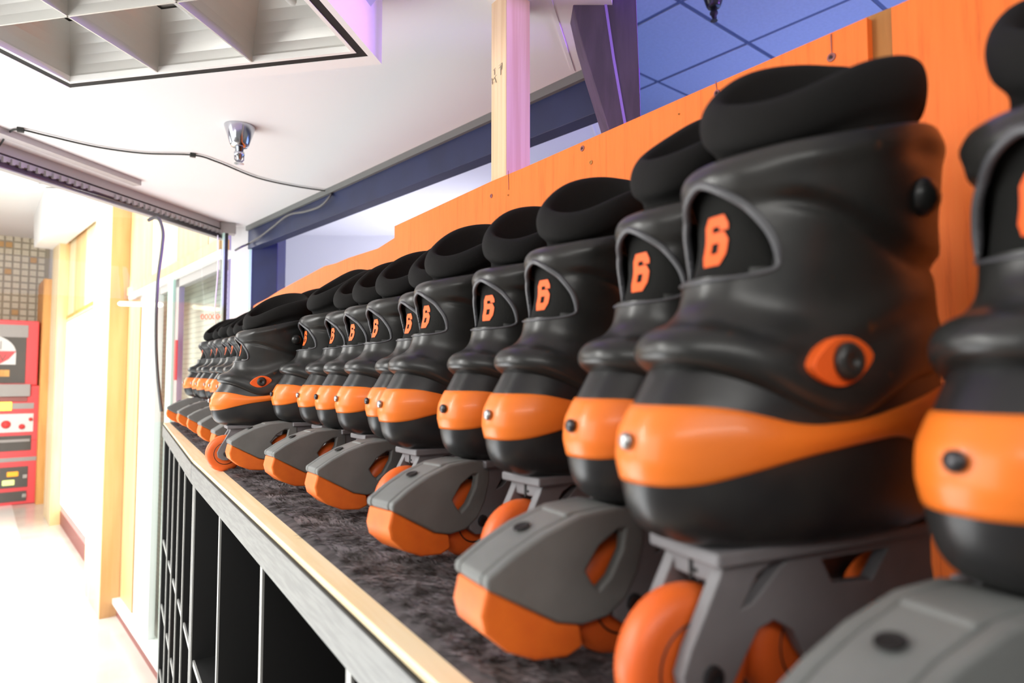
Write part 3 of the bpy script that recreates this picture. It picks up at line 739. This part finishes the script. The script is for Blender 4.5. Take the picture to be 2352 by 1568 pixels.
# ---------------------------------------------------------------- orange plywood partition
BX0 = Vector((0.655, 0.20, 0)); BX1 = Vector((0.580, 1.483, 0))
BD = (BX1 - BX0).normalized(); BN = Vector((BD.y, -BD.x, 0))     # BN points to +X side
if BN.x < 0: BN = -BN
def onboard(px, py, off=0.0): return on_plane(px, py, BX0 - BN * off, BN)
def board(name, label, pix, m='ply', zb=SHZ - 0.02, off=0.0, th=0.014):
    top = [onboard(x, y, off) for x, y in pix]
    pts = top + [Vector((top[-1].x, top[-1].y, zb)), Vector((top[0].x, top[0].y, zb))]
    mb = MB(); mb.slab(pts, BN * th); o = mb.build(name, m, bevel=0.0008)
    if label: tag(o, label, 'board')
    return o
b1 = board('plywood_board', 'long orange painted plywood board behind the middle skates, with screw holes', [(906, 519), (1126, 417), (1207, 383), (1560, 227), (1991, 39)], off=0.0)
board('plywood_board', 'orange painted plywood board at the right edge, behind the nearest skates', [(2046, 17), (2120, -16), (2700, -270), (3600, -660)], off=-0.004)
tag(board('wood_strip', None, [(1985, 41), (2052, 14)], m='rawwood', off=-0.010), 'bare brown wood strip showing between two orange boards', 'strip')
# far board: follows a line parallel to the shelf
FB0 = onboard(906, 545); FBn = Vector((1, -0.005, 0)).normalized()
def fb(px, py): return on_plane(px, py, FB0, FBn)
top = [fb(x, y) for x, y in [(906, 546), (868, 570), (800, 592), (772, 604), (745, 611), (676, 648), (640, 668), (615, 684), (590, 697), (574, 708)]]
pts = top + [Vector((top[-1].x, top[-1].y, SHZ - .02)), Vector((top[0].x, top[0].y, SHZ - .02))]
mb = MB(); mb.slab(pts, FBn * 0.014); tag(mb.build('plywood_board', 'ply', bevel=0.0008), 'lower far orange plywood board with a wavy cut top, behind the small skates', 'board')
for x, y, r in [(1910, 132, .0035), (1647, 214, .0032), (1338, 341, .0034), (1358, 373, .0026), (1129, 450, .0030), (1168, 448, .0014), (1560, 262, .001)]:
    c = onboard(x, y, 0.0)
    mb = MB(); mb.lathe([(r * 1.35, 0.0), (r * 1.3, 0.0012), (r * .8, 0.0014), (r * .6, 0.0003), (0, 0.0003)], 14, c, -BN, (0, 0, 1)); mb.build('screw', 'rawwood' if r < .003 else 'maroon', b1)
    if r > .003:
        mb = MB(); mb.lathe([(r * .45, 0.0016), (0, 0.0018)], 10, c, -BN, (0, 0, 1)); mb.build('screw_recess', 'dark', b1)
for x0, y0, x1, y1 in [(1168, 392, 1169, 436), (1910, 78, 1911, 122), (1645, 186, 1647, 206), (1646, 222, 1648, 234)]:
    a, b = onboard(x0, y0, .0003), onboard(x1, y1, .0003)
    mb = MB(); mb.slab([a, a + BD * 0.0012, b + BD * 0.0006, b], -BN * 0.0006); mb.build('crack', 'maroon', b1)

# pine stud behind the board
st = empty('wooden_stud', (0, 0, 0)); tag(st, 'bare pine stud standing upright behind the orange board', 'stud')
sa = on_plane(1162, 865, BX0 + BN * 0.03, BN)          # front corner nearest the camera
d1 = on_plane(1127, 865, BX0 + BN * 0.03, BN) - sa; d1.z = 0
sb = sa.copy(); sb.z = 0
nn = BN * 0.058
z1 = CAMZ + HC + 0.6
mb = MB(); mb.slab([sb, sb + d1, sb + d1 + nn, sb + nn], (0, 0, z1)); mb.build('post', 'pine', st, bevel=0.0015)
mb = MB()
for (x0, y0, x1, y1) in [(1146, 151, 1153, 144), (1153, 144, 1152, 160), (1150, 150, 1150, 172), (1146, 157, 1149, 153), (1133, 162, 1138, 156), (1136, 160, 1136, 172), (1132, 184, 1140, 172), (1136, 178, 1140, 190), (1131, 192, 1139, 186), (1130, 180, 1131, 194)]:
    a, b = on_plane(x0, y0, BX0 + BN * 0.0292, BN), on_plane(x1, y1, BX0 + BN * 0.0292, BN); w = BD * 0.0009
    mb.slab([a - w, a + w, b + w, b - w], -BN * 0.0004)
mb.build('grade_stamp', 'ink', st)

# ================================================================ INLINE SKATES
N = 2.35
def prof_at(pr, v):                      # interpolate a list of (v, uf, ur, w) on rising v
    for a, b in zip(pr, pr[1:]):
        if a[0] <= v <= b[0]:
            t = (v - a[0]) / (b[0] - a[0]); return tuple(a[j] + (b[j] - a[j]) * t for j in (1, 2, 3))
    return pr[0][1:] if v < pr[0][0] else pr[-1][1:]
def ring_uv(uf, ur, w, s, taper=0.06):
    c, n = math.cos(s), math.sin(s)
    a = (ur - uf) / 2; uc = (ur + uf) / 2
    u = uc - a * math.copysign(abs(c) ** (2 / N), c)
    y = w * math.copysign(abs(n) ** (2 / N), n)
    y *= 1 - taper * sst(uc, ur, u)
    return u, y
SHELL = [(.099, .040, .208, .028), (.102, .026, .218, .034), (.107, .013, .226, .0395), (.115, .005, .231, .0435), (.128, .0005, .235, .0465), (.145, -.001, .236, .0475),
         (.160, .001, .236, .0475), (.172, .006, .235, .0465), (.182, .012, .233, .045), (.192, .018, .231, .0432), (.202, .024, .229, .042), (.214, .033, .226, .040)]
CUFF = [(.194, .026, .224, .0425), (.1975, .015, .228, .0475), (.202, .0105, .230, .0505), (.209, .0115, .231, .0510), (.216, .018, .230, .0495), (.223, .031, .229, .0455), (.233, .0405, .228, .0435),
        (.248, .0445, .226, .0440), (.266, .0485, .222, .0460), (.280, .0510, .223, .0480), (.289, .0480, .224, .0490), (.297, .0465, .225, .0500), (.304, .049, .224, .0495), (.3085, .055, .220, .048), (.309, .062, .215, .044), (.300, .066, .210, .042)]
def cuff_z(u, v):
    t = clamp((v - .20) / .108)
    dip = -.031 * math.exp(-((u - .100) / .052) ** 2) * (1 - sst(.198, .262, v))
    return v + .032 * t * sst(.04, .215, u) + dip - .004 * sst(.12, .2, u) * (1 - t)
def cuff_bulge(u, v, y):
    cv = .283 - .036 * sst(.06, .18, u)                      # swooping crease on the side
    k = sst(.055, .085, u)
    b = .0042 * sst(cv - .001, cv + .006, v) * k - .0024 * math.exp(-((v - cv + .002) / .003) ** 2) * k
    rv = .222 + .010 * sst(.04, .16, u)                      # soft ridge over the pivot
    b += .0036 * math.exp(-((v - rv) / .006) ** 2) * sst(.035, .07, u) * (1 - sst(.17, .22, u))
    b += .0016 * math.exp(-((v - .300 + .0) / .005) ** 2) * k
    b += -.003 * math.exp(-((u - .165) / .02) ** 2 - ((v - .296) / .006) ** 2)
    return b
def cuff_pt(v, s, row=None, off=0.0):
    uf, ur, w = row if row else prof_at(CUFF[:13], v)
    u, y = ring_uv(uf, ur, w, s)
    b = cuff_bulge(u, v, y) + off
    nx, ny = -math.cos(s), math.sin(s) * 1.0
    return Vector((u + nx * b, y + ny * b, cuff_z(u, v)))
def s_for_y(w, y): return math.copysign(math.asin(clamp(abs(y) / w) ** (N / 2)), y)
NS = 180
def svals():
    out = []
    for i in range(NS):
        x = -1 + 2 * i / NS
        out.append(PI * math.copysign(0.55 * abs(x) + 0.45 * abs(x) ** 2.2, x))
    return out
SV = svals()
def win_half(v):
    v0, v1 = .2425, .2950
    if v < v0 or v > v1: return -1
    t = (v - v0) / (v1 - v0)
    if t < .14: return .033 * math.sqrt(max(0, 1 - (1 - t / .14) ** 2.6))
    return .033 * (1 - ((t - .14) / .86) ** 2.1) ** .72
def loft(rows, ptf, cap0=False, cap1=False, skip=None):
    V = []; Fc = []; n = len(SV)
    for r in rows:
        for s in SV: V.append(ptf(r, s))
    for i in range(len(rows) - 1):
        for k in range(n):
            if skip and skip(rows[i], SV[k]) and skip(rows[i + 1], SV[(k + 1) % n]): continue
            Fc.append((i * n + k, i * n + (k + 1) % n, (i + 1) * n + (k + 1) % n, (i + 1) * n + k))
    if cap0: Fc.append(tuple(range(n))[::-1])
    if cap1: Fc.append(tuple((len(rows) - 1) * n + k for k in range(n)))
    return V, Fc

def proto_part(name, V, Fc, m, parent, **k): return link(name, V, Fc, m, parent, **k)
def build_skate():
    root = empty('inline_skate', (0, 0, 0))
    parts = {}
    # --- lower shell
    rows = catmull(SHELL, 3)
    V, Fc = loft(rows, lambda r, s: Vector((*ring_uv(r[1], r[2], r[3], s), r[0] - .004 * sst(.05, .2, ring_uv(r[1], r[2], r[3], s)[0]) * 0)), True, True)
    proto_part('boot_shell', V, Fc, 'shell', root, smooth=True)
    # --- orange toe cap that runs back as a stripe to the heel
    def zt(u): 
        return catv([(-.01, .1745), (.02, .1745), (.045, .1700), (.07, .1640), (.11, .1660), (.15, .174), (.2, .183), (.24, .186)], u)
    def zb(u):
        return catv([(-.01, .1345), (.012, .1345), (.035, .1405), (.07, .1490), (.11, .1545), (.145, .158), (.165, .150), (.18, .130), (.195, .112), (.24, .107)], u)
    def catv(t, u):
        for a, b in zip(t, t[1:]):
            if u <= b[0]:
                x = clamp((u - a[0]) / (b[0] - a[0])); x = x * x * (3 - 2 * x) if False else x
                return a[1] + (b[1] - a[1]) * x
        return t[-1][1]
    def smoothed(fn, u): return sum(fn(u + d) for d in (-.012, -.006, 0, .006, .012)) / 5
    V = []; Fc = []; R = 12; ns = len(SV)
    for j in range(R + 3):
        for s in SV:
            u0, _ = ring_uv(*prof_at(SHELL, .15), s)
            a, b = smoothed(zb, u0), smoothed(zt, u0)
            jj = clamp(j - 1, 0, R); z = a + (b - a) * jj / R
            off = -.002 if j in (0, R + 2) else .0013 + .0020 * math.sin(PI * jj / R)
            u, y = ring_uv(*prof_at(SHELL, z), s)
            L = math.hypot(u - .117, y * 2.4) or 1
            V.append(Vector((u - math.cos(s) * off, y + math.sin(s) * off, z)))
    for j in range(R + 2):
        for k in range(ns): Fc.append((j * ns + k, j * ns + (k + 1) % ns, (j + 1) * ns + (k + 1) % ns, (j + 1) * ns + k))
    proto_part('toe_cap', V, Fc, 'cap', root, smooth=True)
    mb = MB(); c = Vector((-.0035, 0, .156)); mb.lathe([(.0046, 0), (.0046, .002), (.0036, .0034), (0, .0040)], 16, c, (-1, 0, 0), (0, 0, 1)); parts['bolt'] = mb.build('toe_bolt', 'steel', root, smooth=True)
    for sy in (-1, 1):
        mb = MB(); mb.lathe([(.0075, 0), (.0075, .002), (.006, .0035), (0, .0035)], 16, (.178, sy * .0465, .164), (0, sy, 0), (0, 0, 1)); mb.build('stripe_rivet', 'black', root, smooth=True)
    # toe seam
    # --- cuff with the arched tongue window
    rows = catmull(CUFF, 5)
    def skip(r, s):
        if r[0] > .2950 or r[0] < .2425: return False
        if abs(s) > 1.4: return False
        _, y = ring_uv(r[1], r[2], r[3], s); h = win_half(r[0]); return h > 0 and abs(y) < h
    V, Fc = loft(rows, lambda r, s: cuff_pt(r[0], s, row=r[1:]), skip=skip)
    proto_part('cuff', V, Fc, 'black', root, smooth=True)
    # window rim
    pts = []; n = 30
    vs = [.2425 + (.2950 - .2425) * (1 - math.cos(PI * k / n)) / 2 for k in range(n + 1)]
    up = [(v, win_half(v) + .0006) for v in vs]
    loop = [(v, y) for v, y in up] + [(v, -y) for v, y in up[::-1]]
    bot = [(.2445, y) for y in [-.008, 0, .008]]
    P = [cuff_pt(v, s_for_y(prof_at(CUFF[:13], v)[2], y), off=.0004) for v, y in loop + bot[:0]]
    P.append(P[0])
    RR = [.0010 + .0014 * sst(.2425, .258, v) for v, y in loop]; RR.append(RR[0])
    mb = MB(); mb.tube(P, RR, 8, cap=False); mb.build('window_rim', 'rim', root, smooth=True)
    # --- pivot: orange almond plate with a round black bolt
    for sy in (-1, 1):
        pu, pz, hw, hh = .094, .197, .0225, .0128
        out = []
        for k in range(24):
            an = 2 * PI * k / 24; out.append((pu + hw * math.cos(an), pz + hh * math.sin(an) * (1 - .35 * abs(math.cos(an)) ** 2) + .003 * math.cos(an)))
        y0 = sy * .044; y1 = sy * .0522
        V, Fc = extrude_poly(out, [], y0, y1); proto_part('pivot_plate', V, Fc, 'print', root, bevel=.0012)
        mb = MB(); mb.lathe([(.0098, 0), (.0098, .003), (.0085, .0048), (.003, .0052), (.0025, .0035), (0, .0035)], 20, (pu + .001, sy * .052, pz), (0, sy, 0), (0, 0, 1)); mb.build('pivot_bolt', 'black', root, smooth=True)
        # side knob on the upper cuff
        mb = MB(); mb.lathe([(.012, -.004), (.0115, .001), (.009, .005), (.004, .0072), (0, .0078)], 16, (.168, sy * .0485, .292), (0, sy, 0), (0, 0, 1)); mb.build('cuff_knob', 'black', root, smooth=True)
    # --- liner with a padded open collar
    LIN = [(.262, .066, .205, .040), (.285, .0660, .208, .0415), (.300, .0720, .211, .0400), (.309, .0725, .213, .0400), (.3175, .0640, .219, .0450), (.326, .0615, .221, .0470), (.334, .0630, .220, .0465), (.3395, .067, .216, .0440), (.341, .0720, .205, .0400),
           (.338, .0765, .200, .0360), (.331, .0785, .197, .0340), (.320, .0795, .195, .0325), (.300, .081, .193, .030), (.262, .084, .190, .028)]
    rows = catmull(LIN, 4)
    def lpf(lean, rise, ph):
        def lp(r, s):
            u, y = ring_uv(r[1], r[2], r[3], s); v = r[0]
            t = clamp((v - .275) / .05)
            wob = .0016 * math.sin(u * 60 + ph) * t
            return Vector((u, y, v + t * (rise * sst(.03, .185, u) - .016 * sst(.195, .222, u) + lean * y - .004) + (1 - t) * .03 * sst(.04, .215, u) + wob))
        return lp
    for nm_, le, ri, ph in (('la', .36, .060, 1), ('lb', .14, .076, 3)):
        V, Fc = loft(rows, lpf(le, ri, ph), False, True); parts[nm_] = proto_part('liner', V, Fc, 'fabric', root, smooth=True)
    mb = MB(); mb.box((.212, -.012, .340), (.222, .012, .386)); mb.build('pull_tab', 'fabric', root, bevel=.003)
    # --- tongue behind the window, with the printed size
    def tongue(v, y, off=0.0):
        uf, ur, w = prof_at(CUFF[:13], v); w2 = w - .006
        k = clamp(abs(y) / w2) ** N
        u = (uf + .0095) + .055 * (1 - (1 - k) ** (1 / N)) - .0012 * math.sin((v - .23) * 150)
        return Vector((u - off, y, cuff_z(u, v)))
    V = []; Fc = []; nv_, ny_ = 24, 24
    for j in range(nv_ + 1):
        for i in range(ny_ + 1): V.append(tongue(.232 + .070 * j / nv_, -.037 + .074 * i / ny_))
    for j in range(nv_):
        for i in range(ny_): a = j * (ny_ + 1) + i; Fc.append((a, a + 1, a + ny_ + 2, a + ny_ + 1))
    proto_part('tongue', V, Fc, 'tongue', root, smooth=True)
    def digit(path, dv=0.0):
        W_, H_, S_ = .0175, .0272, .0060
        pts = [Vector((p * (W_ - S_) / 1.0, q * (H_ - S_), 0)) for p, q in path]
        # subdivide
        pp = []
        for a, b in zip(pts, pts[1:]):
            m = max(1, int((b - a).length / .002))
            for k in range(m): pp.append(a.lerp(b, k / m))
        pp.append(pts[-1]); V = []; Fc = []
        for i, p in enumerate(pp):
            t0 = (pp[i] - pp[i - 1]) if i else (pp[1] - pp[0]); t1 = (pp[i + 1] - pp[i]) if i < len(pp) - 1 else t0
            n0 = Vector((-t0.y, t0.x, 0)).normalized(); n1 = Vector((-t1.y, t1.x, 0)).normalized(); nn_ = (n0 + n1).normalized(); sc = 1 / max(.6, nn_.dot(n0))
            for sg_ in (-1, 0, 1):
                q = p + nn_ * sg_ * S_ / 2 * sc
                V.append(tongue(.2545 + dv + q.y, -q.x, .0009))
        for i in range(len(pp) - 1):
            for k in (0, 1): a = i * 3 + k; Fc.append((a, a + 1, a + 4, a + 3))
        return V, Fc
    six = [(.5, .74), (.5, .86), (.36, 1), (-.36, 1), (-.5, .86), (-.5, .14), (-.36, 0), (.36, 0), (.5, .14), (.5, .44), (.36, .56), (-.42, .56)]
    seven = [(-.5, .80), (-.5, 1), (.5, 1), (.5, .84), (.05, .4), (.0, 0)]
    V, Fc = digit(six); parts['six'] = proto_part('size_number', V, Fc, 'print', root)
    V, Fc = digit([(-.22, .78), (.08, 1), (.08, 0)]); parts['one'] = proto_part('size_number', V, Fc, 'print', root)
    V, Fc = digit(seven); parts['seven'] = proto_part('size_number', V, Fc, 'print', root)
    # --- frame
    mb = MB(); mb.box((.030, -.028, .0935), (.212, .028, .1015)); mb.build('sole_plate', 'frame', root, bevel=.002)
    fo = [(.040, .098), (.036, .088), (.027, .072), (.017, .055), (.012, .043), (.014, .033), (.022, .027), (.032, .026), (.043, .032), (.052, .045), (.062, .058), (.073, .061), (.086, .054), (.095, .040), (.103, .030), (.112, .027), (.121, .030), (.130, .041), (.139, .054),
          (.152, .060), (.165, .055), (.176, .041), (.184, .030), (.194, .027), (.204, .031), (.210, .041), (.210, .055), (.206, .075), (.206, .098)]
    hole = [(.050, .070), (.058, .072), (.078, .088), (.084, .091), (.074, .091), (.062, .086)]
    hole2 = [(.118, .074), (.150, .072), (.165, .088), (.110, .088)]
    for sy in (-1, 1):
        V, Fc = extrude_poly(fo, [hole[::-1], hole2[::-1]], sy * .0140, sy * .0225); proto_part('frame_plate', V, Fc, 'frame', root, bevel=.0012)
    mb = MB(); mb.box((.037, -.0215, .082), (.049, .0215, .0975)); br_ = mb.build('frame_bridge', 'frame', root, bevel=.002)
    mb = MB(); mb.box((.0362, -.0012, .0815), (.0372, .0012, .0925)); mb.box((.0362, -.0045, .0855), (.0372, .0012, .0875)); mb.build('bridge_slot', 'dark', br_)
    # --- wheels
    w0 = None
    for k, u in enumerate((.030, .112, .194)):
        c = (u, 0, .040)
        mb = MB(); pr = [(.024, -.0115), (.030, -.0118), (.0345, -.0105), (.0378, -.0078), (.0393, -.0042), (.0400, 0), (.0393, .0042), (.0378, .0078), (.0345, .0105), (.030, .0118), (.024, .0115)]
        mb.lathe(pr, 40, c, (0, 1, 0), (0, 0, 1)); wh = mb.build('wheel', 'tyre', root, smooth=True)
        mb = MB(); mb.lathe([(.0, -.0123), (.009, -.0125), (.010, -.0112), (.022, -.0112), (.024, -.0122), (.0245, .0), (.024, .0122), (.022, .0112), (.010, .0112), (.009, .0125), (0, .0123)], 32, c, (0, 1, 0), (0, 0, 1)); mb.build('hub', 'hub', wh, smooth=True)
        for sy in (-1, 1):
            mb = MB(); mb.lathe([(.0062, .0225), (.0058, .0252), (.0028, .0256), (.0024, .024), (0, .024)], 12, c, (0, sy, 0), (0, 0, 1)); mb.build('axle_bolt', 'steel_dark', wh)
    # --- toe brake
    bp_ = [(-.080, .0715), (-.062, .0825), (-.040, .0930), (-.012, .1015), (.015, .1035), (.032, .1010), (.040, .0940), (.040, .080), (.034, .060), (.024, .044), (.008, .034), (-.012, .0325), (-.030, .0370), (-.054, .0505), (-.080, .0650)]
    slot = [(-.004, .058), (-.009, .066), (.002, .080), (.016, .088), (.022, .088), (.020, .076), (.010, .060), (.001, .053)]
    bh = empty_part = None
    V, Fc = extrude_poly(bp_, [slot[::-1]], -.0235, -.0150); V2, F2 = extrude_poly(bp_, [slot[::-1]], .0150, .0235)
    mb = MB(); mb.add(V, Fc); mb.add(V2, F2)
    front = [(-.080, .0715), (-.062, .0825), (-.040, .0930), (-.018, .1003), (-.018, .0345), (-.030, .0370), (-.054, .0505), (-.080, .0650)]
    V, Fc = extrude_poly(front, [], -.0152, .0152); mb.add(V, Fc)
    skin = [(-.020, .1010), (-.015, .1020), (.015, .1035), (.032, .1010), (.040, .0940), (.036, .0900), (.028, .0945), (.012, .0965), (-.020, .0945)]
    V, Fc = extrude_poly(skin, [], -.0152, .0152); mb.add(V, Fc)
    bh = mb.build('brake_housing', 'housing', root, bevel=.0032, bseg=3)
    ax = Vector((-.32, 0, 1)).normalized()
    mb = MB(); mb.lathe([(.0058, .0), (.0056, .0009), (.0042, .0010), (.0036, .0005), (0, .0005)], 14, (-.043, 0, .0930), ax, (0, 1, 0)); hb = mb.build('brake_screw_hole', 'dark', bh)
    V, Fc = extrude_poly([(-.0785, .0650), (-.0820, .0490), (-.079, .0380), (-.064, .0250), (-.045, .0165), (-.022, .0140), (-.010, .0180), (-.012, .0325), (-.030, .0370), (-.054, .0505)], [], -.0212, .0212)
    bpd = proto_part('brake_pad', V, Fc, 'pad', root, bevel=.0030, bseg=3)
    return root, parts, [bh, bpd]

proto, PP, BRK = build_skate()
tree = [(c, list(c.children)) for c in proto.children]
def place(X, Y, rot, brake, digit, label, group, z=SHZ, tilt=0.0, dark_bolt=False, scale=1.0):
    lv = int(abs(Y) * 977) % 3 == 1
    r = proto.copy(); COL.objects.link(r); r.scale = (scale,) * 3
    c, s = math.cos(rot), math.sin(rot)
    r.location = (X, Y, z); r.rotation_euler = (0, tilt, rot)
    for ch, gs in tree:
        if ch in BRK and not brake: continue
        if ch == PP['la'] and lv: continue
        if ch == PP['lb'] and not lv: continue
        if ch == PP['six'] and digit != 6: continue
        if ch == PP['one'] and digit != 1: continue
        if ch == PP['seven'] and digit != 7: continue
        k = ch.copy(); COL.objects.link(k); k.parent = r
        if dark_bolt and ch == PP['bolt']:
            k.data = k.data.copy(); k.data.materials.clear(); k.data.materials.append(M['steel_dark'])
        for g in gs:
            q = g.copy(); COL.objects.link(q); q.parent = k
    tag(r, label, 'inline skate', group)
    return r
GN = 'size six skates along the near shelf'; GF = 'small looking far skates at the end of the shelf'
R = math.radians
near = [
    (.286, .1285, -9, True, 'nearest black and orange skate, cut off by the right edge, with toe brake'),
    (.231, .2575, -6, False, 'largest fully shown skate with the orange pivot oval facing us, no toe brake'),
    (.270, .358, -2, True, 'skate with toe brake just left of the largest one'),
    (.284, .498, 5, False, 'skate without toe brake, fourth from the right end of the shelf'),
    (.298, .618, 12, True, 'skate with toe brake, fifth from the right end of the shelf'),
    (.281, .759, 5, False, 'skate without toe brake, sixth from the right end of the shelf'),
    (.303, .870, 4, True, 'skate with toe brake, nearly hidden behind the sixth from the right'),
    (.294, .983, 5, False, 'skate without toe brake, eighth from the right end of the shelf'),
    (.293, 1.094, 7, True, 'skate with toe brake, ninth from the right end of the shelf'),
    (.290, 1.206, 4, False, 'skate without toe brake, tenth from the right end of the shelf'),
    (.267, 1.316, 2, True, 'skate with toe brake, overlapping the pulled-out skate'),
]
for i, (x, y, a, b, lab) in enumerate(near):
    place(x, y, R(a), b, 6, lab, GN, dark_bolt=(i % 2 == 0))
place(.170, 1.428, R(-1), False, 1, 'smaller skate pulled out from the row with its whole side and front wheel showing', GF, scale=.91)
far = [(.270, 1.57), (.285, 1.70), (.270, 1.83), (.285, 1.96), (.268, 2.09), (.262, 2.22), (.262, 2.35), (.250, 2.48), (.248, 2.61), (.232, 2.74)]
words = ['first', 'second', 'third', 'fourth', 'fifth', 'sixth', 'seventh', 'eighth', 'ninth', 'tenth']
for i, (x, y) in enumerate(far):
    bk = i % 2 == 0
    place(x, y, R(random.Random(i).uniform(-3, 5)), bk, 7, 'small far skate %s toe brake, %s beyond the pulled-out skate' % ('with' if bk else 'without', words[i]), GF, z=SHZ + 0.012 * clamp((y - 1.66) / 1.2) + .001)
# a loose wheel in one of the far cubbies
lw = empty('skate_wheel', (0.19, 2.17, SHZ - 0.68)); tag(lw, 'loose orange skate wheel standing in a far cubby', 'wheel')
for n_, m_ in (('tyre', 'tyre'), ('hub', 'hub')):
    mb = MB()
    if n_ == 'tyre': mb.lathe([(.022, -.0115), (.030, -.0118), (.0378, -.0078), (.0400, 0), (.0378, .0078), (.030, .0118), (.022, .0115)], 28, (0.04, 0, .040), (0.3, 1, 0), (0, 0, 1))
    else: mb.lathe([(0, -.0125), (.022, -.0118), (.0225, 0), (.022, .0118), (0, .0125)], 24, (0.04, 0, .040), (0.3, 1, 0), (0, 0, 1))
    mb.build(n_, m_, lw, smooth=True)
for ch, gs in tree:
    for g in gs: bpy.data.objects.remove(g)
    bpy.data.objects.remove(ch)
bpy.data.objects.remove(proto)
